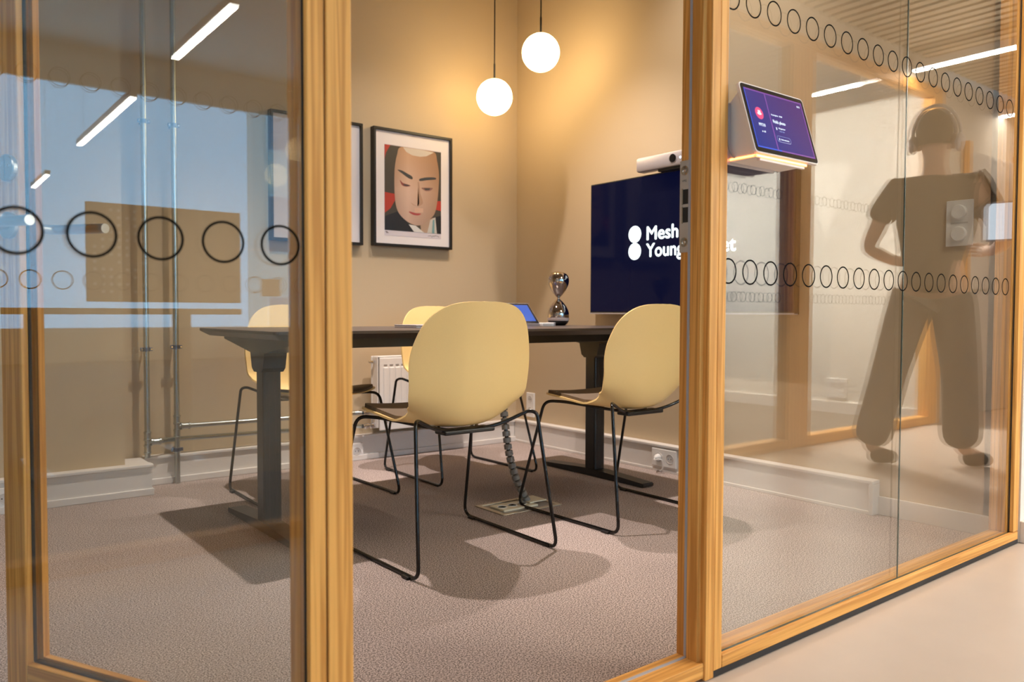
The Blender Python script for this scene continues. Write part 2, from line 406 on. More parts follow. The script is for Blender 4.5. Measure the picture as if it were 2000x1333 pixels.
# strike plate on the latch jamb
sp = obj('strike_plate', bx(B(), 1.3690, 1.3716, YW+0.048, YW+0.0765, 0.935, 1.135, 0.0008), plain('satin_plate', (0.62, 0.59, 0.56), 0.3, 0.35), d1f)
for z in (1.113, 0.957):
    for k, (r, h) in enumerate(((0.0105, 0.0012), (0.0070, 0.0022), (0.0035, 0.0030))):
        obj('screw_ring', lathe(B(), [(r, 0), (r, -h), (r*0.72, -h-0.0004), (r*0.72, -h+0.0008)], (1.3690, YW+0.0625, z), 20, 'x'), CHROME, sp, True)
for z0, z1 in ((1.040, 1.072), (1.000, 1.033)):
    box('latch_slot', (1.3683, 1.3695, YW+0.0515, YW+0.0665, z0, z1), HOLE, sp)
    box('slot_lip', (1.3670, 1.3692, YW+0.0660, YW+0.0690, z0-0.002, z1+0.002), CHROME, sp)
M = Matrix(((0, 0, -1, 1.3690), (-1, 0, 0, YW+0.070), (0, 1, 0, 1.0885), (0, 0, 0, 1)))
obj('stamped_mark', text_bm('VPG', 0.005, M, 0.0004, 0.01), CHROME, sp)
# --- open door leaf (local: x from hinge to latch, y = face towards camera)
ang = math.radians(117.3)
leaf = empty('door_2', (0.5696, 1.1855, 0), ang, 'oak framed glass door leaf standing open into the room', None, None, 'structure')
LT, LL = 0.04, 0.795       # local +y after this rotation points to the camera side
def lbox(n, d, m, bev=0.0, par=None): return obj(n, bx(B(), *d, bev=bev), m, par or leaf, local=True)
lbox('latch_stile', (LL-0.062, LL, 0, LT, 0.012, 2.36), WZ, 0.002)
lbox('hinge_stile', (0.0, 0.062, 0, LT, 0.012, 2.36), WZ, 0.002)
lbox('glazing_bead', (LL-0.074, LL-0.062, 0.000, 0.014, 0.10, 2.30), WZ, 0.001)
lbox('glazing_bead', (0.062, 0.074, 0.000, 0.014, 0.10, 2.30), WZ, 0.001)
lbox('bottom_rail', (0.062, LL-0.062, 0, LT, 0.012, 0.098), WX, 0.002)
lbox('glazing_bead', (0.074, LL-0.074, 0.000, 0.014, 0.098, 0.106), WX, 0.001)
lbox('top_rail', (0.062, LL-0.062, 0, LT, 2.30, 2.36), WX, 0.002)
lbox('pane', (0.064, LL-0.064, 0.016, 0.024, 0.10, 2.30), GLASS)
lbox('pane_gasket', (LL-0.0645, LL-0.0618, 0.020, 0.026, 0.10, 2.30), SEAL)
lbox('pane_gasket', (0.064, LL-0.064, 0.015, 0.026, 0.0975, 0.1015), SEAL)
HZ = 0.970; hx = LL-0.035
for sgn, face in ((1, LT), (-1, 0)):
    obj('rosette', lathe(B(), [(0.026, 0), (0.026, sgn*0.007), (0.023, sgn*0.009), (0.0, sgn*0.009)], (hx, face, HZ), 32, 'y'), STEEL, leaf, True, True)
    lv = obj('door_handle', tube(B(), fillet([(hx, face, HZ), (hx, face+sgn*0.052, HZ), (hx-0.145, face+sgn*0.058, HZ-0.002)], 0.018), 0.0098, 20), STEEL, leaf, True, True)
e = obj('lock_cover', lathe(B(), [(0.026, 0), (0.026, 0.007), (0.024, 0.009), (0.0, 0.009)], (hx, LT, 1.082), 32, 'y'), STEEL, leaf, True, True)
lbox('cover_slit', (hx-0.0006, hx+0.0006, LT+0.0088, LT+0.0094, 1.058, 1.106), HOLE, 0, e)
for dx in (-0.013, 0.013):
    obj('screw', lathe(B(), [(0.0035, 0), (0.0035, 0.0018), (0.0015, 0.0018), (0.0015, 0.0004), (0.0, 0.0004)], (hx+dx, LT+0.0088, 1.086), 12, 'y'), CHROME, e, True, True)
for z in (0.3, 1.6, 2.1):
    obj('hinge_barrel', lathe(B(), [(0.008, -0.05), (0.008, 0.05)], (-0.004, 0.002, z), 16), CHROME, leaf, True, True)

# --- right glazed panel
w2 = empty('window_2', (0, 0, 0), 0, 'wide two-pane glass panel right of the door', None, None, 'structure')
XJ, XR = 2.260, 3.052
box('pane', (1.4375, XJ-0.0015, GY0, GY1, 0.043, 2.4), GLASS, w2)
box('pane', (XJ+0.0015, XR, GY0, GY1, 0.043, 2.4), GLASS, w2)
box('pane_joint', (XJ-0.0016, XJ+0.0016, GY0-0.0005, GY0+0.003, 0.043, 2.4), GLASS_EDGE, w2)
box('sill', (1.437, 3.095, YW+0.018, YW+0.075, 0.014, 0.042), WX, w2, 0.002)
box('outer_bead', (1.437, 3.095, YW+0.0, YW+0.0135, 0.014, 0.044), WX, w2, 0.003)
box('glass_gasket', (1.437, XR, YW+0.0125, YW+0.019, 0.030, 0.0435), GLASS_EDGE, w2)
box('plinth', (1.437, 3.097, YW+0.001, YW+0.07, 0.0, 0.014), SEAL, w2)
box('post', (XR, 3.095, YW+0.0, YW+0.0135, 0.0455, 2.4), WZ, w2, 0.002)
box('post', (XR-0.012, 3.097, YW+0.019, YW+0.075, 0.0425, 2.4), WZ, w2, 0.002)
box('edge_seal', (XR-0.003, XR, YW+0.0130, YW+0.017, 0.044, 2.4), SEAL, w2)
box('header', (1.437, 3.095, YW, YW+0.075, 2.4, 2.46), WX, w2, 0.002)
rings(w2, [1.461+0.0795*i for i in range(20)], (0.8955, 1.495), GY0-0.0005)

# --- opposite partition across the corridor
w3 = empty('window_3', (0, 0, 0), 0, 'glazed partition on the other side of the corridor', None, None, 'structure')
OY = -0.50
for a, b in ((-4.0, 4.15), (4.39, 5.93)):
    box('pane', (a, b, OY-0.012, OY, 0.06, 2.37), GLASS, w3)
    box('sill', (a, b, OY-0.06, OY+0.02, 0.0, 0.06), WX, w3, 0.002)
for a, b in ((4.15, 4.39), (5.93, 6.10)):
    box('post', (a, b, OY-0.06, OY+0.02, 0.0, 2.37), WZ, w3, 0.002)
box('header', (-4.0, 6.1, OY-0.06, OY+0.02, 2.37, 2.45), WX, w3, 0.002)
rings(w3, [0.319+0.083*i for i in range(-18, 46)], (0.896, 1.495), OY+0.0005)
rings(w3, [4.45+0.083*i for i in range(0, 18)], (0.896, 1.495), OY+0.0005)
struct('wall_opposite_bulkhead', (-4.0, 6.1, OY-0.06, OY+0.02, 2.45, H_COR+0.1), CORRW, 'wall strip above the opposite partition')
struct('wall_divider', (6.05, 6.17, -12.1, OY-0.06, 0, 5.0), WHITEW, 'bright white cross wall beyond the opposite partition')
struct('baseboard_divider', (6.035, 6.05, -12.1, OY-0.06, 0, 0.09), WHITEP, 'white skirting of the bright cross wall')
struct('wall_opposite', (6.17, 9.0, -0.66, OY-0.10, 0, H_COR+0.1), CORRW, 'corridor wall past the opposite partition')
# open-plan office across the corridor: tall window wall
wf = empty('wall_far', (0, 0, 0), 0, 'far office wall around the tall windows', None, None, 'structure')
box('wall_under_sill', (-4, 6.1, -12.2, -12.0, 0, 0.5), CORRW, wf)
box('wall_over_window', (-4, 6.1, -12.2, -12.0, 4.45, 5.0), CORRW, wf)
for i, (a, b) in enumerate(((-3.9, -1.5), (-1.4, 5.90))):
    wn = empty('window_%d' % (i+4), (0, 0, 0), 0, 'tall office window letting in pale daylight', None, 'tall office windows', 'structure')
    box('pane', (a, b, -12.07, -12.06, 0.55, 4.4), PANE, wn)
    for zz in (0.5, 4.4): box('window_rail', (a, b, -12.1, -12.02, zz, zz+0.05), WHITEP, wn)
    for xx in (a, b-0.05): box('window_stile', (xx, xx+0.05, -12.1, -12.02, 0.55, 4.4), WHITEP, wn)
    box('wall_pier', (b, b+0.1, -12.2, -12.0, 0.5, 4.45), CORRW, wf)
box('wall_pier', (-4.0, -3.9, -12.2, -12.0, 0.5, 4.45), CORRW, wf)
struct('ceiling_office', (-4, 6.1, -12.2, OY-0.06, 5.0, 5.1), CORRW, 'high ceiling of the open office')
struct('wall_office_gable', (-4, 6.1, OY-0.062, OY-0.05, H_COR+0.1, 5.0), CORRW, 'upper wall above the partition seen from the office')
struct('wall_above_far', (6.1,9.1,-3.0,-0.66,H_COR+0.1,H_COR+0.2), CEILM, 'ceiling panel at the corridor end')

# strip lights hanging in corridor and office; the last few are added fill
STRIP_L = ['long strip light suspended in the open office, nearest to the partition',
 'long strip light in the open office, middle of the row', 'short strip light in the open office, deepest of the row',
 'thin strip light across the slatted ceiling, seen brightest in the right pane', 'short strip light behind the opposite partition near the white cross wall',
 'thin strip light near the far end of the corridor', 'added unseen fill strip across the corridor outside the right glass panel',
 'added unseen fill strip across the corridor left of the camera', 'added strip in the open office to brighten the cross wall']
for (x, y0, y1, z), lb in zip(STRIPS, STRIP_L):
    r = empty('strip_light', (x, (y0+y1)/2, z), 0, lb, 'ceiling light', 'suspended strip lights')
    h = (y1-y0)/2
    obj('housing', bx(B(), -0.03, 0.03, -h, h, -0.018, 0.03, 0.003), WPLAST, r, local=True)
    obj('diffuser', bx(B(), -0.024, 0.024, -h+0.004, h-0.004, -0.028, -0.016), LEDW, r, local=True)
    top = H_COR-0.005 if y1 > -0.6 else (5.0 if x < 6 else H_COR)
    for yy in (-h*0.8, h*0.8):
        obj('hanger', tube(B(), [(0, yy, 0.03), (0, yy, top-z)], 0.0015, 6), STEEL, r, local=True)

# ================================================================== BUILDING OUTSIDE (through office windows)
fb = empty('apartment_building', (0, -24, 0), 0, 'pale building across the street beyond the office windows', 'building')
FAC = plain('pale_facade', (0.62, 0.60, 0.54), 0.8); FWIN = plain('facade_window', (0.22, 0.27, 0.32), 0.2)
obj('wall', bx(B(), 9.5, 22, -0.5, 0, -3, 12), FAC, fb, local=True)
for i in range(6):
    for k in range(3):
        x = 9.95+i*2.0; z = -0.6+k*3.4
        f = obj('window', bx(B(), x, x+1.0, 0, 0.06, z, z+2.0), WHITEP, fb, local=True)
        obj('window_pane', bx(B(), x+0.08, x+0.92, 0.05, 0.075, z+0.08, z+1.92), FWIN, f, local=True)
obj('cornice', bx(B(), 9.4, 22, 0, 0.3, 11.6, 12), FAC, fb, local=True)

# ================================================================== TABLE
tb = empty('meeting_table', (1.895, 2.83, 0), 0, 'long dark rectangular meeting table on two black T legs', 'table')
bm = B()
X0, X1, Y0, Y1 = -0.945, 0.945, -0.40, 0.40
def rr(x0, x1, y0, y1, r, z, n=4):
    out = []
    for cx, cy, a0 in ((x1-r, y1-r, 0), (x0+r, y1-r, PI/2), (x0+r, y0+r, PI), (x1-r, y0+r, 3*PI/2)):
        for k in range(n+1):
            a = a0+PI/2*k/n; out.append((cx+r*math.cos(a), cy+r*math.sin(a), z))
    return out
def stack(bm, loops):
    L = [[bm.verts.new(p) for p in lp] for lp in loops]
    for a, b in zip(L, L[1:]):
        n = len(a)
        for i in range(n): bm.faces.new((a[i], a[(i+1) % n], b[(i+1) % n], b[i]))
    bm.faces.new(L[0][::-1]); bm.faces.new(L[-1]); return bm
stack(bm, [rr(X0, X1, Y0, Y1, 0.02, 0.7385), rr(X0+0.001, X1-0.001, Y0+0.001, Y1-0.001, 0.02, 0.740)])
obj('tabletop', bm, DARKT, tb, local=True)
bm = stack(B(), [rr(X0+0.03, X1-0.03, Y0+0.03, Y1-0.03, 0.015, 0.711), rr(X0+0.0005, X1-0.0005, Y0+0.0005, Y1-0.0005, 0.02, 0.730), rr(X0+0.0005, X1-0.0005, Y0+0.0005, Y1-0.0005, 0.02, 0.7385)])
obj('table_edge', bm, DARKE, tb, local=True)
for y in (-0.16, 0.16): obj('beam', bx(B(), -0.80, 0.80, y-0.02, y+0.02, 0.672, 0.711, 0.002), BLACKM, tb, local=True)
for x in (-0.815, 0.835):
    arm = B()
    poly = [(-0.36, 0.711), (0.36, 0.711), (0.36, 0.698), (0.07, 0.655), (0.055, 0.60), (0.035, 0.585), (-0.035, 0.585), (-0.055, 0.60), (-0.07, 0.655), (-0.36, 0.698)]
    prism(arm, poly, lambda y, z: (x-0.042, y, z), lambda y, z: (x+0.042, y, z))
    obj('support_arm', arm, BLACKM, tb, local=True)
    lg = obj('leg', bx(B(), x-0.034, x+0.034, -0.036, 0.036, 0.03, 0.62, 0.008), BLACKM, tb, local=True)
    for dx in (-0.012, 0.012):
        obj('leg_groove', bx(B(), x+dx-0.001, x+dx+0.001, -0.0368, 0.0368, 0.045, 0.585), DARKE, lg, local=True)
    ft = B()
    poly = [(-0.36, 0.008), (-0.35, 0.002), (0.35, 0.002), (0.36, 0.008), (0.355, 0.020), (0.06, 0.036), (-0.06, 0.036), (-0.355, 0.020)]
    prism(ft, poly, lambda y, z: (x-0.034, y, z), lambda y, z: (x+0.034, y, z))
    bmesh.ops.bevel(ft, geom=[e for e in ft.edges if abs(e.verts[0].co.x-e.verts[1].co.x) > 0.05 and min(abs(e.verts[0].co.y), 9) > 0.3], offset=0.004, segments=2, affect='EDGES')
    obj('foot', ft, BLACKM, tb, local=True)
# hanging power bracket below the top (left of chair back in view)
pb = B()
prism(pb, [(0.0, 0.711), (0.10, 0.711), (0.10, 0.56), (0.075, 0.565), (0.012, 0.625), (0.006, 0.665)], lambda a, z: (-0.26+a, -0.19, z), lambda a, z: (-0.26+a, -0.185, z))
obj('cable_bracket', pb, BLACKM, tb, local=True)

# ================================================================== CHAIRS (local: facing +y, origin on floor between the runners)
def shell_point(t, u):
    """t 0 (seat front lip) .. 1 (back top); u -1..1"""
    key = [(0.00, 0.225, 0.452), (0.08, 0.205, 0.462), (0.20, 0.13, 0.458), (0.34, 0.02, 0.446), (0.44, -0.07, 0.432), (0.50, -0.125, 0.430),
           (0.56, -0.170, 0.447), (0.63, -0.200, 0.500), (0.72, -0.212, 0.580), (0.84, -0.222, 0.690), (1.00, -0.245, 0.838)]
    for i in range(len(key)-1):
        if t <= key[i+1][0]: break
    def g(k, j): return key[max(0, min(len(key)-1, k))][j]
    s = (t-key[i][0])/(key[i+1][0]-key[i][0])
    def cr(a, b, c, d): return 0.5*(2*b+(c-a)*s+(2*a-5*b+4*c-d)*s*s+(-a+3*b-3*c+d)*s**3)
    y = cr(g(i-1, 1), g(i, 1), g(i+1, 1), g(i+2, 1)); z = cr(g(i-1, 2), g(i, 2), g(i+1, 2), g(i+2, 2))
    # half width
    wk = [(0.0, 0.205), (0.2, 0.222), (0.40, 0.216), (0.50, 0.203), (0.58, 0.213), (0.68, 0.232), (0.80, 0.238), (0.9, 0.236), (1.0, 0.222)]
    for q in range(len(wk)-1):
        if t <= wk[q+1][0]: break
    ss = (t-wk[q][0])/(wk[q+1][0]-wk[q][0]); ss = ss*ss*(3-2*ss)
    hw = wk[q][1]*(1-ss)+wk[q+1][1]*ss
    if t < 0.16: k = (0.16-t)/0.16; hw *= (1-k**2.6)**(1/2.6)*0.999+0.001
    if t > 0.74: k = (t-0.74)/0.26; hw *= (1-k**2.7)**(1/2.7)*0.999+0.001
    x = u*hw
    # transverse curl
    sb = max(0, min(1, (t-0.46)/0.16)); sb = sb*sb*(3-2*sb)
    au = abs(u*hw/0.22)**2.2
    lift = 0.012*(1-sb) + 0.062*math.exp(-((t-0.53)/0.085)**2)
    fwd = 0.040*sb + 0.030*math.exp(-((t-0.56)/0.08)**2)
    return Vector((x, y+fwd*au, z+lift*au))
NT, NU = 60, 28
def shell_bm(t0=0.0, t1=1.0, thick=0.007, off=0.0, uscale=1.0, inset=None):
    bm = B(); g = []
    for i in range(NT+1):
        q = i/NT
        t = t0+(t1-t0)*(0.5-0.5*math.cos(PI*q))
        row = []
        for j in range(NU+1):
            u = -math.cos(PI*j/NU)*uscale
            if inset: u *= inset(q)
            row.append(shell_point(t, u))
        g.append(row)
    def nrm(i, j):
        a = g[min(i+1, NT)][j]-g[max(i-1, 0)][j]; b = g[i][min(j+1, NU)]-g[i][max(j-1, 0)]
        n = b.cross(a)
        return n.normalized() if n.length > 1e-9 else Vector((0, 0, 1))
    N = [[nrm(i, j) for j in range(NU+1)] for i in range(NT+1)]
    for i in (0, NT):
        for j in range(NU+1): N[i][j] = N[1 if i == 0 else NT-1][NU//2]
    sgn = 1 if N[NT//4][NU//2].z > 0 else -1
    top = [[bm.verts.new(g[i][j]+N[i][j]*sgn*(off+thick/2)) for j in range(NU+1)] for i in range(NT+1)]
    bot = [[bm.verts.new(g[i][j]+N[i][j]*sgn*(off-thick/2)) for j in range(NU+1)] for i in range(NT+1)]
    for i in range(NT):
        for j in range(NU):
            bm.faces.new((top[i][j], top[i][j+1], top[i+1][j+1], top[i+1][j]))
            bm.faces.new((bot[i][j], bot[i+1][j], bot[i+1][j+1], bot[i][j+1]))
    for i in range(NT):
        bm.faces.new((top[i][0], top[i+1][0], bot[i+1][0], bot[i][0])); bm.faces.new((top[i][NU], bot[i][NU], bot[i+1][NU], top[i+1][NU]))
    for j in range(NU):
        bm.faces.new((top[0][j], bot[0][j], bot[0][j+1], top[0][j+1])); bm.faces.new((top[NT][j], top[NT][j+1], bot[NT][j+1], bot[NT][j]))
    bmesh.ops.remove_doubles(bm, verts=bm.verts, dist=1e-5)
    return bm
def make_chair(label):
    r = empty('meeting_chair', (0, 0, 0), 0, label, 'chair', 'cream shell chairs around the table')
    obj('seat_shell', shell_bm(), CREAM, r, True, True)
    obj('seat_pad', shell_bm(0.015, 0.47, 0.014, 0.0085, 1.0, lambda q: 0.95*(1-0.35*max(0, q-0.75)/0.25)), PADM, r, True, True)
    rd = 0.0062
    for s in (-1, 1):
        pts = [(s*0.02, -0.135, 0.414), (s*0.12, -0.155, 0.424), (s*0.222, -0.195, 0.470), (s*0.240, -0.215, 0.462), (s*0.272, -0.285, rd+0.001)]
        p = fillet(pts, [0.06, 0.035, 0.03], 6)
        p = p[:-1] + fillet([pts[-2], pts[-1], (s*0.285, 0.0, rd+0.001)], 0.04, 6)[1:-1]
        obj('leg', tube(B(), p, rd, 12), BLACKG, r, True, True)          # rear leg
        p = fillet([(s*0.272, -0.245, rd+0.001), (s*0.283, 0.285, rd+0.001), (s*0.243, 0.165, 0.448), (s*0.195, 0.10, 0.447), (s*0.10, -0.06, 0.424), (s*0.03, -0.145, 0.412)], [0.05, 0.035, 0.03, 0.05], 6)
        obj('leg', tube(B(), p, rd, 12), BLACKG, r, True, True)          # runner + front leg
        for y in (-0.225, 0.225):
            obj('glide', bx(B(), s*0.279-0.008, s*0.279+0.008, y-0.018, y+0.018, 0.0, 0.009, 0.002), BLACKM, r, local=True)
    obj('under_bracket', bx(B(), -0.10, 0.10, -0.165, -0.10, 0.407, 0.422, 0.005), BLACKM, r, local=True)
    return r
ch = make_chair('nearest cream shell chair, back to the doorway, centre of the photo')
spots = [((1.485, 2.285), 0.0, None),
         ((2.315, 2.275), 0.0, 'cream shell chair beside the latch post, back turned, in front of the screen'),
         ((1.455, 3.300), PI, 'cream shell chair on the far side of the table, seen behind the hinge post'),
         ((2.250, 3.315), PI, 'cream shell chair on the far side near the corner, hidden mostly by the nearest chair')]
for (x, y), rz, lb in spots:
    o = ch if lb is None else copy_tree(ch)
    o.location = (x, y, 0.0); o.rotation_euler = (0, 0, rz)
    if lb: o['label'] = lb

# ================================================================== TV
tv = empty('television', (3.05, 2.556, 0.80), 0, 'large flat television on the beige wall showing white lettering on navy', 'television')
XT = 3.03
def scr(name, c, s, rough=0.12, spec=0.5):
    m, nt, b = new_mat(name)
    b.inputs['Base Color'].default_value = (0.004, 0.004, 0.006, 1); b.inputs['Roughness'].default_value = rough; b.inputs['Specular IOR Level'].default_value = spec
    b.inputs['Emission Color'].default_value = (*c, 1); b.inputs['Emission Strength'].default_value = s
    return m
box('casing', (XT+0.001, XT+0.04, 1.929, 3.184, 0.800, 1.505), BLACKM, tv, 0.002)
box('screen', (XT-0.0005, XT+0.002, 1.936, 3.177, 0.812, 1.498), scr('tv_screen', (0.0004, 0.0018, 0.018), 1.0, 0.08, 0.12), tv)
box('bottom_strip', (XT-0.001, XT+0.03, 1.929, 3.184, 0.7985, 0.806), LGREY, tv)
box('wall_bracket', (XT+0.04, XB-0.002, 2.35, 2.76, 0.98, 1.32), BLACKM, tv)
TXT = emit('screen_white', (0.85, 0.97, 1.0), 1.6)
for z in (1.2105, 1.1225):
    obj('logo_disc', lathe(B(), [(0.0440, 0), (0.0440, -0.0008), (0, -0.0008)], (XT-0.0005, 2.853, z), 36, 'x'), TXT, tv)
def MY(y, z, x=XT-0.0006): return Matrix(((0, 0, -1, x), (-1, 0, 0, y), (0, 1, 0, z), (0, 0, 0, 1)))
obj('lettering', text_bm('Mesh', 0.069, MY(2.772, 1.1765), 0.0006, 0.026, 1.0, 0.207), TXT, tv)
obj('lettering', text_bm('Young', 0.069, MY(2.775, 1.0905), 0.0006, 0.026, 1.0, 0.243), TXT, tv)
obj('lettering', text_bm('storget', 0.069, MY(2.526, 1.0905), 0.0006, 0.026, 1.0, 0.299), TXT, tv)
# camera bar
cb = empty('video_bar', (3.02, 2.55, 1.507), 0, 'light grey video conference bar mounted above the television', 'video bar')
bm = B(); bx(bm, 2.985, 3.045, 2.24, 2.81, 1.515, 1.588, 0.012); obj('casing', bm, LGREY, cb, True)
obj('lens', lathe(B(), [(0.020, 0), (0.020, -0.004), (0.016, -0.005), (0.0, -0.003)], (2.9855, 2.567, 1.553), 28, 'x'), BLACKG, cb, True)
obj('status_light', lathe(B(), [(0.005, 0), (0.005, -0.001), (0, -0.001)], (2.9848, 2.520, 1.551), 16, 'x'), emit('status_led', (0.6, 0.75, 1.0), 6), cb)
box('mount_foot', (2.995, 3.05, 2.37, 2.67, 1.502, 1.517), BLACKM, cb, 0.002)

# ================================================================== PICTURES
def frame(x0, x1, z0, z1, label, group=None):
    r = empty('framed_picture', ((x0+x1)/2, YA, z0), 0, label, 'picture')
    t, fy = 0.014, 3.90
    for d in ((x0, x1, fy, YA, z1-t, z1), (x0, x1, fy, YA, z0, z0+t), (x0, x0+t, fy, YA, z0+t, z1-t), (x1-t, x1, fy, YA, z0+t, z1-t)):
        box('frame_bar', d, FRAMEB, r, 0.001)
    box('mat_board', (x0+t, x1-t, 3.915, 3.925, z0+t, z1-t), MATTE, r)
    return r
pf = frame(2.085, 2.598, 1.173, 1.822, 'black framed portrait print of a pale painted face, near the corner')
PX0, PX1, PZ0, PZ1 = 2.158, 2.528, 1.262, 1.733
pr = box('print_border', (PX0, PX1, 3.9142, 3.9152, PZ0-0.030, PZ1+0.004), plain('print_paper', (0.62, 0.56, 0.60), 0.8), pf)
def zx(px, py):
    u = (px-296)/492.0; tp = 245+70*u; bt = 1055+30*u; v = 1-(py-tp)/(bt-tp)
    return (PX0+u*(PX1-PX0), PZ0+v*(PZ1-PZ0))
def sheet(name, pts, col, layer, sm=0, parent=None):
    q = [zx(*p) for p in pts]
    if sm:
        V = [Vector((a, 0, b)) for a, b in q]; n = len(V); out = []
        for i in range(n):
            p0, p1, p2, p3 = V[i-1], V[i], V[(i+1) % n], V[(i+2) % n]
            for k in range(sm):
                t = k/sm
                out.append(0.5*((2*p1)+(-p0+p2)*t+(2*p0-5*p1+4*p2-p3)*t*t+(-p0+3*p1-3*p2+p3)*t**3))
        q = [(min(max(v.x, PX0), PX1), min(max(v.z, PZ0), PZ1)) for v in out]
    y1 = 3.9142-0.00025*layer
    bm = prism(B(), q, lambda a, z: (a, y1, z), lambda a, z: (a, y1+0.0002, z))
    bmesh.ops.triangulate(bm, faces=[f for f in bm.faces if len(f.verts) > 4])
    return obj(name, bm, plain('print_ink', col, 0.6), parent or pr)
sheet('print_area', [(296, 245), (788, 315), (788, 1085), (296, 1055)], (0.055, 0.045, 0.035), 1)
RED = (0.42, 0.035, 0.02)
sheet('print_shape', [(296, 245), (345, 252), (310, 320), (296, 380)], RED, 2)
sheet('print_shape', [(296, 695), (340, 705), (395, 715), (390, 760), (345, 850), (296, 895)], RED, 2)
sheet('print_shape', [(740, 780), (770, 772), (788, 775), (788, 868), (735, 855)], RED, 2)
sheet('print_shape', [(296, 925), (400, 880), (470, 960), (560, 1071), (296, 1055)], (0.008, 0.010, 0.016), 3)
sheet('print_shape', [(600, 990), (720, 930), (700, 1080), (610, 1074)], (0.40, 0.27, 0.19), 3)
sheet('print_shape', [(690, 955), (735, 928), (788, 915), (788, 1085), (662, 1077)], (0.50, 0.47, 0.42), 4)
sheet('print_shape', [(735, 925), (788, 912), (788, 1085), (750, 1082)], (0.008, 0.010, 0.016), 5)
sheet('print_shape', [(712, 955), (727, 948), (727, 1081), (704, 1079)], (0.16, 0.30, 0.32), 5)
sheet('print_shape', [(500, 1000), (560, 1010), (635, 1076), (545, 1070)], (0.62, 0.60, 0.58), 5)
face_ = sheet('print_shape', [(435, 268), (400, 345), (382, 450), (377, 560), (378, 680), (385, 790), (400, 860), (432, 920), (490, 975), (555, 1006), (610, 1002), (670, 960), (725, 900), (750, 800), (764, 660), (768, 520), (752, 400), (725, 312), (600, 288)], (0.60, 0.38, 0.27), 6, 5)
fm, nt, fbn = new_mat('print_face'); tcf = nd(nt, 'ShaderNodeTexCoord'); sf = nd(nt, 'ShaderNodeSeparateXYZ'); nt.links.new(tcf.outputs['Generated'], sf.inputs[0])
r1 = nd(nt, 'ShaderNodeValToRGB'); e1 = r1.color_ramp.elements; e1[0].color = (0.50, 0.34, 0.27, 1); e1[1].color = (0.50, 0.29, 0.17, 1)
m_ = e1.new(0.45); m_.color = (0.66, 0.45, 0.35, 1); nt.links.new(sf.outputs[2], r1.inputs[0])
r2 = nd(nt, 'ShaderNodeValToRGB'); e2 = r2.color_ramp.elements; e2[0].color = (0.72, 0.68, 0.64, 1); e2[1].color = (0.60, 0.52, 0.42, 1)
m_ = e2.new(0.3); m_.color = (1, 1, 1, 1); nt.links.new(sf.outputs[0], r2.inputs[0])
mxf = nd(nt, 'ShaderNodeMix', data_type='RGBA', blend_type='MULTIPLY'); mxf.inputs[0].default_value = 1.0
nt.links.new(r1.outputs[0], mxf.inputs[6]); nt.links.new(r2.outputs[0], mxf.inputs[7]); nt.links.new(mxf.outputs[2], fbn.inputs['Base Color'])
face_.data.materials[0] = fm
sheet('print_shape', [(452, 272), (480, 315), (530, 345), (600, 358), (655, 352), (722, 316), (600, 290)], (0.60, 0.52, 0.44), 7)
sheet('print_shape', [(578, 600), (590, 610), (600, 700), (618, 760), (622, 800), (600, 818), (575, 826), (590, 800), (585, 700)], (0.42, 0.25, 0.17), 7, 4)
sheet('print_shape', [(512, 790), (528, 800), (545, 812), (575, 826), (540, 818)], (0.45, 0.27, 0.18), 7)
sheet('print_shape', [(548, 840), (625, 845), (625, 885), (552, 885)], (0.60, 0.37, 0.27), 7)
INK = (0.045, 0.045, 0.050)
sheet('print_shape', [(403, 485), (440, 490), (490, 520), (529, 546), (530, 572), (495, 560), (440, 515)], INK, 8, 3)
sheet('print_shape', [(595, 566), (660, 551), (733, 552), (736, 570), (660, 578), (598, 587)], INK, 8, 3)
sheet('print_shape', [(425, 580), (448, 608), (480, 618), (516, 633), (480, 642), (448, 634), (432, 612)], (0.25, 0.05, 0.04), 8, 3)
sheet('print_shape', [(450, 618), (500, 625), (505, 636), (460, 634)], INK, 9)
sheet('print_shape', [(610, 652), (660, 648), (712, 652), (690, 676), (650, 680), (628, 668)], (0.25, 0.12, 0.10), 8, 3)
sheet('print_shape', [(632, 655), (690, 655), (680, 670), (645, 672)], INK, 9)
sheet('print_shape', [(500, 877), (535, 884), (560, 892), (606, 895), (585, 912), (545, 910), (515, 895)], (0.36, 0.06, 0.06), 8, 3)
sheet('print_shape', [(515, 922), (560, 932), (610, 925), (560, 926)], (0.50, 0.30, 0.22), 8)
def scribble(x, z, w, seed, h=0.010):
    rnd = random.Random(seed); n = 16
    pts = [(x+w*i/n, 3.9139, z+h*rnd.uniform(-0.4, 0.9)) for i in range(n+1)]
    obj('signature', tube(B(), smooth_path(pts, 3), 0.0007, 5), HOLE, pr)
scribble(2.44, 1.244, 0.075, 3); scribble(2.162, 1.247, 0.018, 5)
p2 = frame(1.508, 2.020, 1.168, 1.822, 'black framed picture with a wide white mat, partly behind the hinge post')
box('print_sheet', (1.66, 1.87, 3.9140, 3.9152, 1.36, 1.66), plain('print_grey', (0.35, 0.32, 0.30), 0.8), p2)

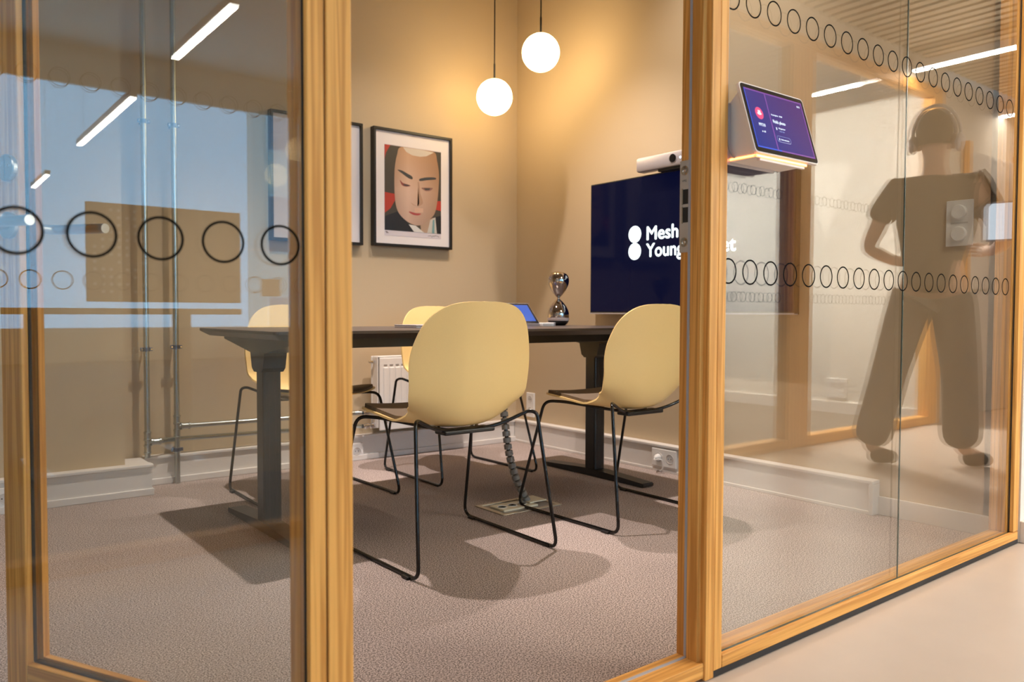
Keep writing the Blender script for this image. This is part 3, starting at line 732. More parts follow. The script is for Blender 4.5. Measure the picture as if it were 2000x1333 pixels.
# ================================================================== PENDANTS
def pendant(x, y, z, lb):
    r = empty('globe_pendant', (x, y, z), 0, lb, 'pendant lamp', 'glowing globe pendants')
    R = 0.1
    prof = [(max(1e-7, R*math.sin(PI*i/24)), -R*math.cos(PI*i/24)) for i in range(25)]
    obj('globe', lathe(B(), prof, (0, 0, 0), 40), GLOBE, r, True, True)
    obj('stem', tube(B(), [(0, 0, R-0.003), (0, 0, R+0.085)], 0.0055, 12), BLACKM, r, True, True)
    obj('cord', tube(B(), [(0, 0, R+0.08), (0.001, 0, R+0.4), (0, 0, H_ROOM-z-0.02)], 0.0036, 8), BLACKM, r, True, True)
    obj('ceiling_rose', lathe(B(), [(0.05, 0), (0.05, -0.022), (0.01, -0.026)], (0, 0, H_ROOM-z), 24), BLACKM, r, True, True)
pendant(2.68, 3.60, 2.011, 'lower glowing white globe pendant, left of the pair')
pendant(2.74, 3.270, 2.186, 'higher glowing white globe pendant, right of the pair')
for (x, y), lb in zip([p for p, _ in ROOM_SPOTS]+[(2.30, 2.15), (0.3, 2.6)], ('over the left half of the table', 'over the right half of the table', 'aimed at the television wall', 'aimed at the pipes')):
    r = empty('ceiling_spotlight', (x, y, H_ROOM), 0, 'small round ceiling spotlight '+lb, 'spotlight', 'ceiling spotlights')
    obj('rim', lathe(B(), [(0.055, 0), (0.055, -0.012), (0.045, -0.012), (0.040, -0.004)], (0, 0, 0), 24), WPLAST, r, True, True)

# ================================================================== HOURGLASS
hg = empty('hourglass', (2.645, 3.01, 0.7402), 0, 'tall mirrored glass hourglass on the table in front of the wall', 'hourglass')
pr_ = [(0.030, 0.0), (0.042, 0.010), (0.0515, 0.030), (0.0545, 0.052), (0.051, 0.074), (0.038, 0.100), (0.020, 0.122), (0.0070, 0.134)]
pr_ += [(0.0065, 0.1375)]
pr_ += [(0.0080, 0.142), (0.021, 0.156), (0.038, 0.180), (0.050, 0.205), (0.0535, 0.225), (0.050, 0.245), (0.040, 0.260), (0.022, 0.2685), (0.0001, 0.2705)]
sp_ = [(p.x, p.z) for p in smooth_path([(a, 0, b) for a, b in pr_], 4)]
obj('glass_body', lathe(B(), [(max(1e-5, a), b) for a, b in sp_], (0, 0, 0), 40), SMOKE, hg, True, True)
obj('sand', lathe(B(), [(0.0530, 0.024), (0.0548, 0.030), (0.0556, 0.036), (0.0556, 0.039), (0.02, 0.0392)], (0, 0, 0), 40), SAND, hg, True, True)
obj('base_cushion', lathe(B(), [(0.033, 0.0), (0.046, 0.011), (0.0525, 0.022), (0.0532, 0.0245), (0.02, 0.0245)], (0, 0, 0), 40), BLACKG, hg, True, True)

# ================================================================== TOUCH CONTROLLER + closed laptop
tc_ = empty('touch_controller', (2.43, 2.93, 0.7402), 0, 'tilted touch panel with blue screen behind the nearest chair', 'touch panel')
def side_prism(name, poly, x0, x1, mat, par): return obj(name, prism(B(), poly, lambda y, z: (x0, y, z), lambda y, z: (x1, y, z)), mat, par, local=True)

side_prism('body', [(-0.045, 0.0), (0.085, 0.0), (0.085, 0.006), (0.050, 0.108), (0.044, 0.109), (-0.045, 0.012)], -0.22, -0.012, LGREY, tc_)
nrm_ = Vector((0, -0.097, 0.089)).normalized()
def face_pt(x, s_, off): return (x, -0.045+0.089*s_+nrm_.y*off, 0.012+0.097*s_+nrm_.z*off)
def face_panel(name, x0, x1, s0, s1, off, mat, par):
    poly = [(x0, s0), (x1, s0), (x1, s1), (x0, s1)]
    return obj(name, prism(B(), poly, lambda a, b: face_pt(a, b, -0.001), lambda a, b: face_pt(a, b, off)), mat, par, local=True)
face_panel('bezel', -0.218, -0.014, 0.02, 0.98, 0.0012, BLACKG, tc_)
face_panel('screen', -0.205, -0.026, 0.12, 0.90, 0.0018, scr('touch_screen', (0.03, 0.12, 0.55), 1.0), tc_)
ab = empty('adapter_box', (2.46, 2.90, 0.7402), 0, 'small white box on the table between touch panel and hourglass', 'small box')
obj('case', bx(B(), -0.036, 0.036, -0.03, 0.03, 0.0, 0.016, 0.003), WPLAST, ab, local=True)
obj('end_cap', bx(B(), 0.0365, 0.046, -0.03, 0.03, 0.0, 0.018, 0.002), LGREY, ab, local=True)
lp = empty('laptop', (1.80, 2.86, 0.7402), 0, 'thin closed grey laptop lying on the table left of the nearest chair', 'laptop')
obj('base', bx(B(), -0.13, 0.13, -0.09, 0.09, 0.0, 0.007, 0.002), LGREY, lp, local=True)
obj('lid', bx(B(), -0.13, 0.13, -0.09, 0.09, 0.0075, 0.012, 0.002), LGREY, lp, local=True)

# ================================================================== CABLE SPINE + FLOOR BOX
cs = empty('cable_spine', (2.088, 2.572, 0.0), 0, 'grey segmented cable spine hanging from the table to the floor box', 'cable spine')
path = smooth_path([(2.02, 2.70, 0.705), (2.015, 2.68, 0.58), (2.005, 2.63, 0.43), (1.998, 2.60, 0.32), (2.008, 2.59, 0.22), (2.035, 2.582, 0.12), (2.068, 2.575, 0.05), (2.092, 2.572, 0.010)], 10)
L = [0]
for a, b in zip(path, path[1:]): L.append(L[-1]+(b-a).length)
def along(d):
    for i in range(len(L)-1):
        if d <= L[i+1]: return path[i].lerp(path[i+1], (d-L[i])/(L[i+1]-L[i]))
    return path[-1]
obj('core', tube(B(), path[1:], 0.0085, 8), BLACKM, cs, True)
nseg = 27; st = L[-1]/nseg
SPG = plain('spine_grey', (0.22, 0.21, 0.20), 0.32)
for i in range(nseg):
    a = along(i*st+0.002); b = along((i+1)*st-0.004)
    obj('segment', tube(B(), [a, a.lerp(b, 0.15), b], [0.0135, 0.0165, 0.0165], 14), SPG, cs, True)
fx = empty('floor_box', (2.04, 2.565, 0.0), 0, 'open floor socket box with metal frame under the table', 'floor box')
def fb_(n, d, m, bev=0.0, par=None): return obj(n, bx(B(), *d, bev=bev), m, par or fx, local=True)
FRM = plain('floor_box_metal', (0.50, 0.47, 0.40), 0.3, 0.8)
for d in ((-0.153, 0.153, -0.098, -0.080, 0.0, 0.004), (-0.153, 0.153, 0.080, 0.098, 0.0, 0.004), (-0.153, -0.132, -0.08, 0.08, 0.0, 0.004), (0.132, 0.153, -0.08, 0.08, 0.0, 0.004)):
    fb_('frame_bar', d, FRM, 0.001)
fb_('well', (-0.132, 0.132, -0.08, 0.08, -0.0005, 0.0012), GREYP)
CRS = plain('cream_socket', (0.74, 0.68, 0.52), 0.4)
sb_ = fb_('socket_bar', (-0.118, 0.06, -0.055, 0.045, 0.001, 0.009), CRS, 0.002)
for i in range(3):
    obj('socket', lathe(B(), [(0.021, 0), (0.021, 0.0015), (0.018, 0.0015), (0.016, -0.0005), (0.0, -0.0005)], (-0.09+i*0.052, -0.005, 0.009), 24), WPLAST, sb_, True, True)
    obj('socket_hole', lathe(B(), [(0.0045, 0), (0.0045, 0.0015), (0, 0.0015)], (-0.09+i*0.052, -0.005, 0.0086), 10), HOLE, sb_, True, True)
fb_('lid', (0.035, 0.128, -0.03, 0.065, 0.010, 0.015), CRS, 0.002)

# ================================================================== RADIATOR + PIPES
rd_ = empty('radiator', (2.05, 3.83, 0.17), 0, 'white panel radiator on the back wall behind the chairs', 'radiator')
RX0, RX1, RZ0, RZ1 = 2.055, 2.66, 0.168, 0.566
box('rear_panel', (RX0, RX1, 3.875, 3.889, RZ0, RZ1), WPLAST, rd_, 0.005)
box('front_panel', (RX0+0.012, RX1-0.012, 3.806, 3.818, RZ0-0.005, RZ1-0.008), WPLAST, rd_, 0.004)
box('side_cover', (RX0+0.004, RX0+0.010, 3.818, 3.880, RZ0+0.01, RZ1-0.004), WPLAST, rd_, 0.001)
box('side_cover', (RX1-0.010, RX1-0.004, 3.818, 3.880, RZ0+0.01, RZ1-0.004), WPLAST, rd_, 0.001)
box('top_grille', (RX0+0.006, RX1-0.006, 3.815, 3.882, RZ1-0.006, RZ1), WPLAST, rd_, 0.001)
n = 15; pw = (RX1-RX0-0.06)/n
for i in range(n):
    xa = RX0+0.030+i*pw
    box('flute', (xa+0.004, xa+pw-0.004, 3.800, 3.808, RZ0+0.045, RZ1-0.06), WPLAST, rd_, 0.0035)
    box('vent_slot', (xa+0.006, xa+pw-0.010, 3.8045, 3.8065, RZ1-0.052, RZ1-0.044), GREYP, rd_)
obj('bleed_valve', lathe(B(), [(0.009, 0), (0.009, -0.02), (0.006, -0.022), (0.006, -0.032)], (RX0, 3.85, RZ1-0.03), 16, 'x'), CHROME, rd_, True)
for z in (0.262, 0.190):
    obj('valve', lathe(B(), [(0.012, 0), (0.012, -0.012), (0.016, -0.014), (0.016, -0.028), (0.009, -0.030), (0.009, -0.042), (0.015, -0.044), (0.015, -0.062), (0.010, -0.064), (0.010, -0.072)], (RX0+0.006, 3.85, z), 18, 'x'), CHROME, rd_, True)
def pipe_run(label, pts, fits, clamps, r=0.0125, extra=None):
    p = empty('heating_pipe', pts[0], 0, label, 'pipe', 'galvanised heating pipes')
    obj('tube', tube(B(), fillet(pts, 0.03, 4), r, 16), GALV, p, True)
    if extra: obj('tube', tube(B(), fillet(extra, 0.03, 4), r*0.92, 16), GALV, p, True)
    for (c, ax) in fits:
        f = obj('fitting', lathe(B(), [(r+0.0005, -0.022), (r+0.0045, -0.020), (r+0.0045, -0.014), (r+0.002, -0.012), (r+0.002, 0.012), (r+0.0045, 0.014), (r+0.0045, 0.020), (r+0.0005, 0.022)], c, 20, ax), GALV, p, True)
    for c in clamps:
        k = obj('pipe_clamp', lathe(B(), [(r+0.0005, -0.009), (r+0.0035, -0.009), (r+0.0035, 0.009), (r+0.0005, 0.009)], c, 20), BLUEZ, p, True)
        for sx in (-1, 1):
            box('clamp_ear', (c[0]+sx*0.020-0.006, c[0]+sx*0.020+0.006, c[1]-0.004, c[1]+0.004, c[2]-0.008, c[2]+0.008), BLUEZ, k, 0.001)
            obj('clamp_screw', lathe(B(), [(0.004, 0), (0.004, -0.006), (0, -0.006)], (c[0]+sx*0.020, c[1]-0.004, c[2]), 12, 'y'), CHROME, k, True)
        box('clamp_stud', (c[0]-0.004, c[0]+0.004, c[1]+0.012, YA-0.003, c[2]-0.004, c[2]+0.004), BLUEZ, k)
    return p
BLUEZ = plain('blue_zinc', (0.16, 0.20, 0.30), 0.3, 1.0)
PY = 3.868
pipe_run('galvanised vertical pipe nearest the projecting wall with a branch to the right low down', [(0.908, PY, 2.94), (0.908, PY, 0.136)],
         [((0.908, PY, 0.235), 'z'), ((0.908, PY, 0.175), 'z'), ((0.944, PY, 0.206), 'x')], [(0.908, PY, 1.662), (0.908, PY, 0.632)],
         extra=[(0.908, PY, 0.206), (0.96, PY, 0.206), (1.0, PY+0.032, 0.206), (1.96, PY+0.032, 0.190), (1.985, 3.85, 0.190)])
pipe_run('galvanised vertical pipe reaching the floor, right of its twin', [(1.037, PY, 2.94), (1.037, PY, 0.001)],
         [((1.037, PY, 0.300), 'z'), ((1.037, PY, 0.235), 'z'), ((1.075, PY, 0.268), 'x')], [(1.037, PY, 1.662), (1.037, PY, 0.640), (1.037, PY, 0.160)],
         extra=[(1.037, PY, 0.268), (1.10, PY, 0.268), (1.96, PY, 0.262), (1.985, 3.85, 0.262)])

# ================================================================== SOCKETS
def socket_plate(label, origin, u, v, nrm, wd, ht, holes, rad=0.021, plug=False):
    u, v, nrm = Vector(u), Vector(v), Vector(nrm)
    r = empty('wall_socket', origin, 0, label, 'wall socket')
    M = Matrix((( u.x, v.x, nrm.x, 0), (u.y, v.y, nrm.y, 0), (u.z, v.z, nrm.z, 0), (0, 0, 0, 1)))
    b = bx(B(), -wd/2, wd/2, -ht/2, ht/2, -0.001, 0.009, 0.003); b.transform(M); obj('plate', b, WPLAST, r, local=True)
    for a, c in holes:
        b = lathe(B(), [(rad, 0.008), (rad, 0.0105), (rad-0.002, 0.0105), (rad-0.003, 0.0092), (0.0, 0.0092)], (a, c, 0), 28); b.transform(M)
        s = obj('outlet', b, GREYW, r, True, True)
        for dx in (-0.0085, 0.0085):
            b = lathe(B(), [(0.0028, 0.0088), (0.0028, 0.0098), (0, 0.0098)], (a+dx, c, 0), 10); b.transform(M); obj('pin_hole', b, HOLE, s, False, True)
    if plug:
        b = lathe(B(), [(0.018, 0.0095), (0.018, 0.02), (0.010, 0.036), (0.006, 0.04)], (holes[0][0], holes[0][1], 0), 20); b.transform(M)
        pg = obj('plug', b, WPLAST, r, True, True)
        a0, c0 = holes[0]
        pts = [M @ Vector(q) for q in ((a0, c0, 0.038), (a0+0.02, c0-0.005, 0.060), (a0+0.05, c0-0.002, 0.045), (a0+0.045, c0-0.045, 0.03), (a0+0.02, c0-0.066, 0.02))]
        obj('plug_cord', tube(B(), smooth_path(pts, 6), 0.0035, 8), WPLAST, pg, True, True)
    return r
GREYW = plain('socket_inner', (0.60, 0.57, 0.55), 0.4)
socket_plate('white double wall socket with a plug in it, on the duct under the screen', (3.064, 2.668, 0.072), (0, -1, 0), (0, 0, 1), (-1, 0, 0), 0.160, 0.088, ((-0.033, 0), (0.04, 0)), 0.024, True)
socket_plate('white double socket set upright on the wall near the room corner', (XB, 3.79, 0.235), (0, -1, 0), (0, 0, 1), (-1, 0, 0), 0.075, 0.15, ((0, 0.035), (0, -0.035)))
socket_plate('white socket on the back duct below the radiator', (1.935, 3.896, 0.052), (1, 0, 0), (0, 0, 1), (0, -1, 0), 0.15, 0.085, ((-0.035, 0), (0.035, 0)))
socket_plate('white socket on the duct of the projecting wall, left edge', (0.30, 3.696, 0.062), (1, 0, 0), (0, 0, 1), (0, -1, 0), 0.15, 0.085, ((-0.035, 0), (0.035, 0)))
sw = empty('wall_control', (XB, 1.301, 1.138), 0, 'white upright wall control plate with two round knobs right of the screen', 'wall switch')
box('plate', (XB-0.010, XB, 1.254, 1.347, 1.054, 1.222), WPLAST, sw, 0.002)
for z in (1.178, 1.098):
    obj('knob', lathe(B(), [(0.027, 0), (0.027, -0.010), (0.024, -0.013), (0.0, -0.013)], (XB-0.009, 1.300, z), 32, 'x'), WPLAST, sw, True)
box('print_line', (XB-0.0106, XB-0.0098, 1.27, 1.33, 1.135, 1.141), GREYW, sw)
s6 = socket_plate('white socket box on the bright cross wall, seen only reflected', (6.05, -1.25, 0.20), (0, -1, 0), (0, 0, 1), (-1, 0, 0), 0.16, 0.16, ((-0.035, 0.03), (0.035, 0.03)))

# ================================================================== BOOKING TABLET on the glass (wedge box)
bt = empty('booking_tablet', (1.57, 1.075, 1.14), 0, 'white wedge mounted room booking tablet with orange light strip on the glass', 'tablet')
TX0, TX1 = 1.452, 1.692
YT, ZT, YB_, ZB = 1.066, 1.302, 1.020, 1.148      # face top / bottom
WT = plain('tablet_white_shell', (0.78, 0.72, 0.70), 0.4)
dirf = Vector((0, YT-YB_, ZT-ZB)); FL = dirf.length; dirf.normalize(); nf = Vector((0, -dirf.z, dirf.y))
MF = Matrix(((1, 0, 0, TX0), (0, dirf.y, nf.y, YB_), (0, dirf.z, nf.z, ZB), (0, 0, 0, 1)))     # local: x right, y up the face, z out
def tf(n, d, m, bev=0.0, par=None):
    b = bx(B(), *d, bev=bev); b.transform(MF); return obj(n, b, m, par or bt)
def rrect(x0, x1, y0, y1, r, z0, z1, n=5):
    bm = B(); a = [bm.verts.new((p[0], p[1], z0)) for p in rr(x0, x1, y0, y1, r, 0, n)]; b = [bm.verts.new((p[0], p[1], z1)) for p in rr(x0, x1, y0, y1, r, 0, n)]
    bm.faces.new(a[::-1]); bm.faces.new(b); k = len(a)
    for i in range(k): bm.faces.new((a[i], a[(i+1) % k], b[(i+1) % k], b[i]))
    bm.transform(MF); return bm
TW = TX1-TX0
obj('tablet_shell', rrect(-0.002, TW+0.002, -0.003, FL+0.003, 0.010, -0.007, 0.0), WT, bt)
obj('bezel', rrect(0.001, TW-0.001, 0.0, FL, 0.008, 0.0, 0.0008), BLACKG, bt)
sm, nt, b_ = new_mat('tablet_screen')
b_.inputs['Base Color'].default_value = (0.005, 0.005, 0.01, 1); b_.inputs['Roughness'].default_value = 0.12
tcn = nd(nt, 'ShaderNodeTexCoord'); sp3 = nd(nt, 'ShaderNodeSeparateXYZ'); nt.links.new(tcn.outputs['Generated'], sp3.inputs[0])
rp = nd(nt, 'ShaderNodeValToRGB'); rp.color_ramp.elements[0].color = (0.006, 0.03, 0.26, 1); rp.color_ramp.elements[1].color = (0.075, 0.025, 0.17, 1)
ad_ = nd(nt, 'ShaderNodeMath', operation='MULTIPLY_ADD'); ad_.inputs[1].default_value = 0.45; nt.links.new(sp3.outputs[2], ad_.inputs[0]); 
m2 = nd(nt, 'ShaderNodeMath', operation='MULTIPLY'); m2.inputs[1].default_value = 0.75; nt.links.new(sp3.outputs[0], m2.inputs[0]); nt.links.new(m2.outputs[0], ad_.inputs[2])
nt.links.new(ad_.outputs[0], rp.inputs[0]); nt.links.new(rp.outputs[0], b_.inputs['Emission Color']); b_.inputs['Emission Strength'].default_value = 1.0
SX0, SX1, SY0, SY1 = 0.010, TW-0.010, 0.010, FL-0.010
scn = tf('screen', (SX0, SX1, SY0, SY1, 0.0008, 0.0012), sm)
PUR = emit('screen_purple', (0.22, 0.06, 0.36), 1.0); PURB = emit('screen_blue_line', (0.03, 0.10, 0.75), 1.0); PNK = emit('screen_pink', (0.85, 0.07, 0.22), 1.0)
SW_ = emit('screen_text', (0.80, 0.90, 1.0), 1.1); SDIM = emit('screen_text_dim', (0.25, 0.32, 0.6), 1.0)
SWd, SHt = SX1-SX0, SY1-SY0
for d, m in (((SX0, SX1, SY1-0.003, SY1), PUR), ((SX1-0.003, SX1, SY0, SY1), PUR), ((SX0+0.4*SWd, SX1, SY0, SY0+0.003), PUR), ((SX0, SX0+0.4*SWd, SY0, SY0+0.003), PURB), ((SX0, SX0+0.002, SY0, SY1), PURB), ((SX0+0.335*SWd, SX0+0.335*SWd+0.003, SY0, SY1), PUR)):
    tf('screen_line', (*d, 0.0012, 0.0014), m, 0, scn)
def tdisc(n, cx, cy, r, m, z=0.0012, seg=36, r2=None):
    b = lathe(B(), [(r, z), (r, z+0.0002), (r2 or 0.0, z+0.0002)] if not r2 else [(r, z), (r, z+0.0002), (r2, z+0.0002), (r2, z), (r, z)], (cx, cy, 0), seg)
    b.transform(MF); return obj(n, b, m, scn)
cx, cy = SX0+0.165*SWd, SY0+0.60*SHt
tdisc('icon_disc', cx, cy, 0.0145, PNK)
for dx, dy, r in ((0, 0, 0.0045), (-0.0045, -0.001, 0.0028), (0.0045, -0.001, 0.0028), (-0.002, 0.005, 0.0022), (0.003, 0.005, 0.0022)):
    tdisc('icon_ring', cx+dx, cy+dy, r, SW_, 0.00145, 20, r-0.0007)
def ttext(t, x, y, h, m=SW_, bold=0.01, fw=None):
    obj('lettering', text_bm(t, h, MF @ Matrix.Translation((x, y, 0.0013)), 0.0003, bold, 1.0, fw), m, scn)
ttext('MY210', cx-0.0115, cy-0.031, 0.0072, fw=0.023)
tdisc('icon_ring', cx-0.004, cy-0.0440, 0.0018, SW_, 0.0013, 14, 0.0008)
ttext('60', cx+0.001, cy-0.0455, 0.0042)
ttext('10:12', SX1-0.022, SY1-0.0145, 0.0042)
ttext('In progress  10:30', SX0+0.375*SWd, SY0+0.62*SHt, 0.0038, bold=0.004, fw=0.041)
ttext('Flokk photo', SX0+0.375*SWd, SY0+0.49*SHt, 0.0078, bold=0.012, fw=0.047)
tf('icon_square', (SX0+0.40*SWd, SX0+0.40*SWd+0.0035, SY0+0.375*SHt, SY0+0.375*SHt+0.006, 0.0012, 0.0014), SW_, 0, scn)
ttext('Organizer', SX0+0.445*SWd, SY0+0.40*SHt, 0.0034, fw=0.026)
ttext('Today 1 hour', SX0+0.445*SWd, SY0+0.35*SHt, 0.0030, SDIM, 0, fw=0.020)
q = rr(SX0+0.375*SWd, SX0+0.61*SWd, SY0+0.17*SHt, SY0+0.27*SHt, 0.0055, 0.0013, 6)
b = tube(B(), [MF @ Vector(p) for p in q], 0.00035, 6, closed=True); obj('button_outline', b, SDIM, scn)
tf('icon_square', (SX0+0.405*SWd, SX0+0.405*SWd+0.003, SY0+0.195*SHt, SY0+0.195*SHt+0.0055, 0.0012, 0.0014), SW_, 0, scn)
ttext('Book extension', SX0+0.44*SWd, SY0+0.205*SHt, 0.0034, fw=0.030)
# wedge housing
wedge = [(1.0935, 1.262), (1.084, 1.270), (YT+0.006, ZT-0.02), (YB_+0.010, ZB+0.002), (YB_+0.004, ZB-0.012), (1.0935, ZB-0.014)]
obj('wedge_housing', prism(B(), wedge, lambda y, z: (TX0+0.004, y, z), lambda y, z: (TX1-0.045, y, z)), WT, bt)
box('mount_plate', (TX0-0.028, TX1-0.07, 1.0895, 1.0938, 1.128, 1.262), LGREY, bt, 0.001)
box('light_strip', (TX0+0.0025, TX0+0.0045, YB_+0.006, 1.092, ZB-0.012, ZB-0.0065), ORANGE, bt)
box('light_strip_core', (TX0+0.0018, TX0+0.0026, YB_+0.008, 1.088, ZB-0.0105, ZB-0.008), ORANGE2, bt)
box('light_strip', (TX0+0.004, TX1-0.044, YB_+0.002, YB_+0.0042, ZB-0.012, ZB-0.0065), ORANGE, bt)
box('light_strip_core', (TX0+0.006, TX1-0.046, YB_+0.0010, YB_+0.0022, ZB-0.0105, ZB-0.008), ORANGE2, bt)
box('base_lip', (TX0+0.02, TX1-0.05, YB_+0.004, YB_+0.012, ZB-0.018, ZB-0.012), WT, bt, 0.001)
cbp = [(1.4415, 1.087, 1.75), (1.4415, 1.087, 1.32), (1.441, 1.086, 1.22), (1.442, 1.083, 1.165), (1.452, 1.076, 1.142), (1.470, 1.080, 1.150)]
obj('power_cable', tube(B(), smooth_path(cbp, 8), 0.0022, 8), GREYP, bt, True)

# ================================================================== OFFICE FURNITURE seen in the reflection
dk = empty('standing_desk', (0, 0, 0), 0, 'standing desk in the open office seen mirrored in the left glass', 'desk')
dk.location = (1.0, -2.35, 0); dk.matrix_basis = Matrix.Translation((1.0, -2.35, 0))
DKM = plain('desk_top_tan', (0.36, 0.27, 0.17), 0.5)
obj('desktop', bx(B(), -0.75, 0.45, -0.38, 0.38, 0.79, 0.82, 0.003), DKM, dk, local=True)
for x in (-0.45, 0.25):
    obj('leg', bx(B(), x-0.04, x+0.04, -0.04, 0.04, 0.03, 0.79, 0.003), GREYP, dk, local=True)
    obj('foot', bx(B(), x-0.04, x+0.04, -0.32, 0.32, 0.0, 0.03, 0.003), GREYP, dk, local=True)
dv = empty('desk_divider', (1.2, -2.78, 0), 0, 'tan pegboard divider with small white dots behind the standing desk', 'desk divider')
dv.matrix_basis = Matrix.Translation((1.2, -2.78, 0))
obj('board', bx(B(), -0.34, 0.52, -0.02, 0.02, 0.86, 1.42, 0.004), DKM, dv, local=True)
dotm = bpy.data.meshes.new('peg'); bmx = lathe(B(), [(0.010, 0.02), (0.010, 0.023), (0, 0.023)], (0, 0, 0), 8, 'y'); bmx.to_mesh(dotm); bmx.free(); dotm.materials.append(WPLAST)
rp_ = random.Random(4)
for i in range(7):
    for k in range(12):
        if rp_.random() < 0.3: continue
        o = bpy.data.objects.new('peg', dotm); C.objects.link(o); o.parent = dv; o.location = (-0.30+i*0.042, 0, 1.38-k*0.042)
mo = empty('monitor', (5.3, -3.2, 0), 0, 'white lit monitor in the room behind the opposite glass', 'monitor')
# a tall screen cabinet in the opposite room
dd = empty('door_3', (7.2, -0.56, 0), 0, 'plain door in the corridor wall past the opposite glass', None, None, 'structure')
obj('leaf', bx(B(), -0.45, 0.45, -0.03, 0.0, 0.0, 2.1, 0.003), WHITEP, dd, local=True)
obj('casing', bx(B(), -0.52, -0.45, -0.03, 0.012, 0.0, 2.17, 0.003), WZ, dd, local=True)
obj('casing', bx(B(), 0.45, 0.52, -0.03, 0.012, 0.0, 2.17, 0.003), WZ, dd, local=True)
obj('door_handle', tube(B(), fillet([(-0.38, 0, 1.0), (-0.38, 0.05, 1.0), (-0.26, 0.05, 1.0)], 0.015), 0.009, 12), STEEL, dd, True, True)
bpy.data.objects.remove(mo)

# ================================================================== PERSON in the corridor (seen mirrored in the right pane)
PO = Vector((4.33, 2.18-1.93, 0)); PRr = Vector((0.4, 0.916, 0)); PAa = Vector((0.916, -0.4, 0))
def pp(r, a, u): return PO + PRr*r + PAa*a + Vector((0, 0, u))
pe = empty('person', PO, 0, 'person in a dark grey T-shirt and loose trousers with headphones, elbows bent', 'person')
def skin(name, verts, edges, radii, mat, root=0, lv=2):
    me = bpy.data.meshes.new(name); me.from_pydata([tuple(pp(*v)-PO) for v in verts], edges, [])
    o = bpy.data.objects.new(name, me); C.objects.link(o); me.materials.append(mat); o.parent = pe
    s = o.modifiers.new('skin', 'SKIN'); s.use_smooth_shade = True
    lay = me.skin_vertices[0].data if me.skin_vertices else None
    if lay is None:
        bm = bmesh.new(); bm.from_mesh(me); bm.verts.layers.skin.verify(); bm.to_mesh(me); bm.free(); lay = me.skin_vertices[0].data
    for i, r in enumerate(radii):
        lay[i].radius = r if isinstance(r, tuple) else (r, r); lay[i].use_root = (i == root)
    ss = o.modifiers.new('smooth', 'SUBSURF'); ss.levels = lv; ss.render_levels = lv
    return o
SKINM = plain('skin', (0.62, 0.38, 0.27), 0.55); SHIRT = plain('dark_tshirt', (0.085, 0.080, 0.070), 0.9, bump=0.3, bscale=200)
TROU = plain('grey_trousers', (0.13, 0.125, 0.115), 0.9, bump=0.3, bscale=200); HAIR = plain('short_hair', (0.09, 0.065, 0.045), 0.8, bump=0.6, bscale=250)
V, E_, Rr = [], [], []
def av(p, r, par=None):
    V.append(p); Rr.append(r); i = len(V)-1
    if par is not None: E_.append((par, i))
    return i
pel = av((0, 0, 0.98), 0.13)
bel = av((0, 0.01, 1.15), 0.12, pel); che = av((0, 0.0, 1.38), (0.16, 0.11), bel); nb = av((0, 0.0, 1.535), 0.062, che)
nt_ = av((0, 0.015, 1.615), 0.058, nb); hd1 = av((0, 0.02, 1.69), (0.075, 0.088), nt_); hd2 = av((0, 0.015, 1.77), (0.080, 0.098), hd1); hd3 = av((0, 0.01, 1.83), (0.060, 0.072), hd2)
nose = av((0, 0.118, 1.705), 0.012, hd1)
HAND = {}
for s, sh, el, wr, hp in ((-1, (-0.185, 0, 1.475), (-0.315, 0.02, 1.16), (-0.17, 0.25, 1.09), None), (1, (0.185, 0, 1.475), (0.32, 0.05, 1.17), (0.27, 0.30, 1.14), None)):
    a1 = av(sh, 0.062, che); a2 = av(el, 0.043, a1); a3 = av(wr, 0.028, a2)
    d = Vector((-s*0.35, 0.9, 0.18)).normalized()
    base = Vector(wr)
    p1 = base+d*0.045; a4 = av(tuple(p1), (0.030, 0.016), a3)
    across = Vector((0, 0.15, 1.0)).normalized()
    for k, (off, ln) in enumerate(((0.030, 0.075), (0.010, 0.085), (-0.010, 0.078), (-0.030, 0.062))):
        k0 = p1+d*0.045+across*off; f0 = av(tuple(k0), 0.0095, a4)
        k1 = k0+d*ln*0.5+Vector((-s*0.010, 0, 0)); f1 = av(tuple(k1), 0.0085, f0)
        k2 = k1+d*ln*0.3+Vector((-s*0.028, 0, 0)); av(tuple(k2), 0.007, f1)
    t0 = base+d*0.03+across*0.035+Vector((-s*0.02, 0, 0)); f0 = av(tuple(t0), 0.011, a3); t1 = t0+d*0.035+across*0.012+Vector((-s*0.022, 0, 0)); av(tuple(t1), 0.009, f0)
for s, hip, kn, an, hl, toe in ((-1, (-0.09, 0, 0.92), (-0.195, -0.01, 0.50), (-0.285, -0.06, 0.09), 0, (-0.19, -0.05, 0.03)), (1, (0.09, 0, 0.92), (0.135, 0.05, 0.50), (0.155, 0.06, 0.09), 0, (0.27, 0.10, 0.03))):
    b1 = av(hip, 0.085, pel); b2 = av(kn, 0.058, b1); b3 = av(an, 0.040, b2); av(toe, 0.03, b3)
skin('body', V, E_, Rr, SKINM)
for s in (-1, 1):
    ear = B(); bmesh.ops.create_icosphere(ear, subdivisions=2, radius=1)
    ear.transform(Matrix.Translation(pp(s*0.082, 0.02, 1.70)-PO) @ Matrix.Diagonal((0.018, 0.028, 0.034, 1))); obj('ear', ear, SKINM, pe, True, True)
    eye = B(); bmesh.ops.create_icosphere(eye, subdivisions=2, radius=0.012); eye.transform(Matrix.Translation(pp(s*0.032, 0.100, 1.735)-PO)); obj('eye', eye, WPLAST, pe, True, True)
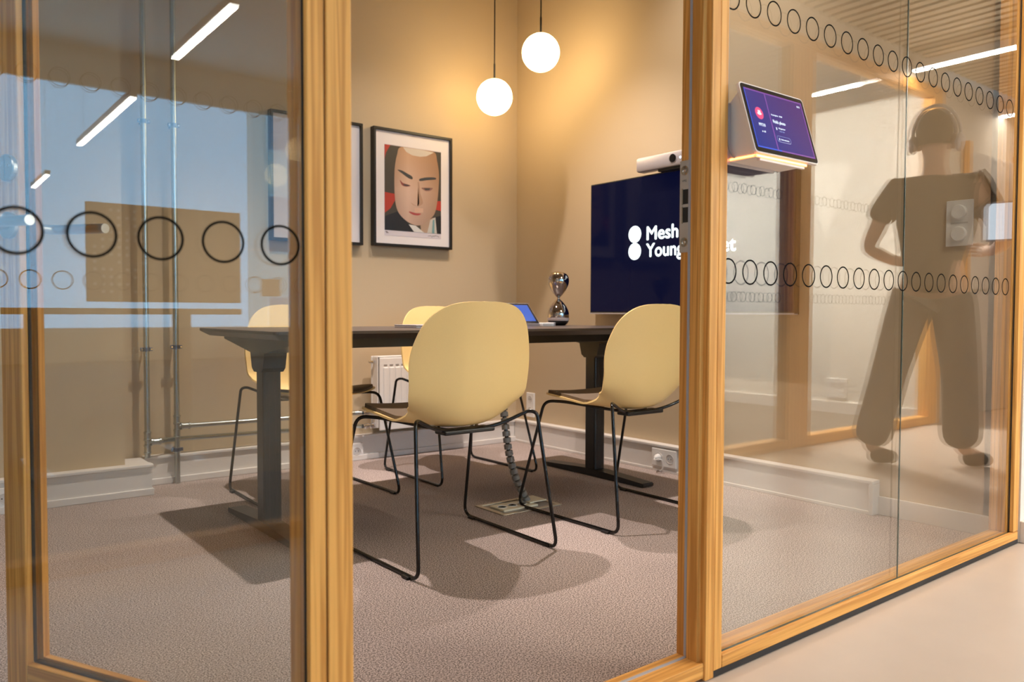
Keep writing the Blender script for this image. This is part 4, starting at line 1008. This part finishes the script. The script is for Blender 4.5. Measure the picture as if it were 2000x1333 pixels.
mt = B(); bmesh.ops.create_icosphere(mt, subdivisions=2, radius=1); mt.transform(Matrix.Translation(pp(0, 0.103, 1.655)-PO) @ Matrix.Diagonal((0.02, 0.02, 0.006, 1))); obj('mouth', mt, plain('lips', (0.5, 0.2, 0.17), 0.5), pe, True, True)
hr = B(); bmesh.ops.create_uvsphere(hr, u_segments=32, v_segments=20, radius=1)
for v in list(hr.verts):
    if v.co.z < -0.80 or (v.co.y > 0.25 and v.co.z < 0.40): hr.verts.remove(v)
Ml = Matrix(((PRr.x, PAa.x, 0, 0), (PRr.y, PAa.y, 0, 0), (0, 0, 1, 0), (0, 0, 0, 1)))
hr.transform(Matrix.Translation(pp(0, 0.0, 1.765)-PO) @ Ml @ Matrix.Diagonal((0.098, 0.118, 0.112, 1))); obj('hair', hr, HAIR, pe, True, True)
# T-shirt
skin('tshirt', [(0, 0, 0.88), (0, 0, 1.12), (0, 0, 1.38), (0, 0, 1.50), (-0.18, 0, 1.462), (-0.275, 0.005, 1.29), (0.18, 0, 1.462), (0.28, 0.02, 1.30)],
     [(0, 1), (1, 2), (2, 3), (2, 4), (4, 5), (2, 6), (6, 7)], [(0.205, 0.15), (0.182, 0.135), (0.19, 0.13), (0.10, 0.075), 0.088, 0.074, 0.088, 0.074], SHIRT)
skin('trousers', [(0, 0, 1.01), (-0.10, 0, 0.86), (-0.19, -0.01, 0.50), (-0.285, -0.06, 0.08), (0.10, 0, 0.86), (0.14, 0.05, 0.50), (0.155, 0.06, 0.08)],
     [(0, 1), (1, 2), (2, 3), (0, 4), (4, 5), (5, 6)], [(0.18, 0.13), 0.125, 0.105, 0.105, 0.125, 0.105, 0.105], TROU)
for an, toe in (((-0.29, -0.065, 0.045), (-0.14, -0.06, 0.035)), ((0.15, 0.06, 0.045), (0.30, 0.10, 0.035))):
    skin('shoe', [an, ((an[0]+toe[0])/2, (an[1]+toe[1])/2, 0.042), toe], [(0, 1), (1, 2)], [0.048, 0.046, 0.034], SHIRT)
hb = obj('headphones', tube(B(), [pp(0.112*math.cos(a), 0.015, 1.735+0.165*math.sin(a)*1.0)-PO for a in [PI*i/24 for i in range(25)]], 0.009, 10), LGREY, pe, True, True)
for s in (-1, 1):
    c = B(); bmesh.ops.create_uvsphere(c, u_segments=20, v_segments=12, radius=1)
    c.transform(Matrix.Translation(pp(s*0.108, 0.015, 1.70)-PO) @ Ml @ Matrix.Diagonal((0.026, 0.040, 0.050, 1))); obj('ear_cup', c, LGREY, hb, True, True)
ht_ = empty('reflected_monitor', pp(0.37, -0.075, 1.27), math.atan2(PAa.y, PAa.x)-PI/2+0.12, 'bright white tablet tucked at the arm of the person with headphones', 'tablet')  # glowing panel added in place of a monitor's reflection
obj('shell', bx(B(), -0.14, 0.14, 0.0, 0.010, -0.10, 0.10, 0.003), LGREY, ht_, local=True)
obj('screen', bx(B(), -0.13, 0.13, -0.002, 0.001, -0.09, 0.09), emit('reflected_monitor_white', (0.80, 0.90, 1.0), 2.0), ht_, local=True)

pc = empty('paper_card', (1.04, OY+0.001, 0.857), 0, 'small white card stuck on the opposite glass, seen reflected left of the hinge post', 'card')
obj('sheet', bx(B(), -0.035, 0.035, 0.0, 0.001, 0, 0.06), WPLAST, pc, local=True)
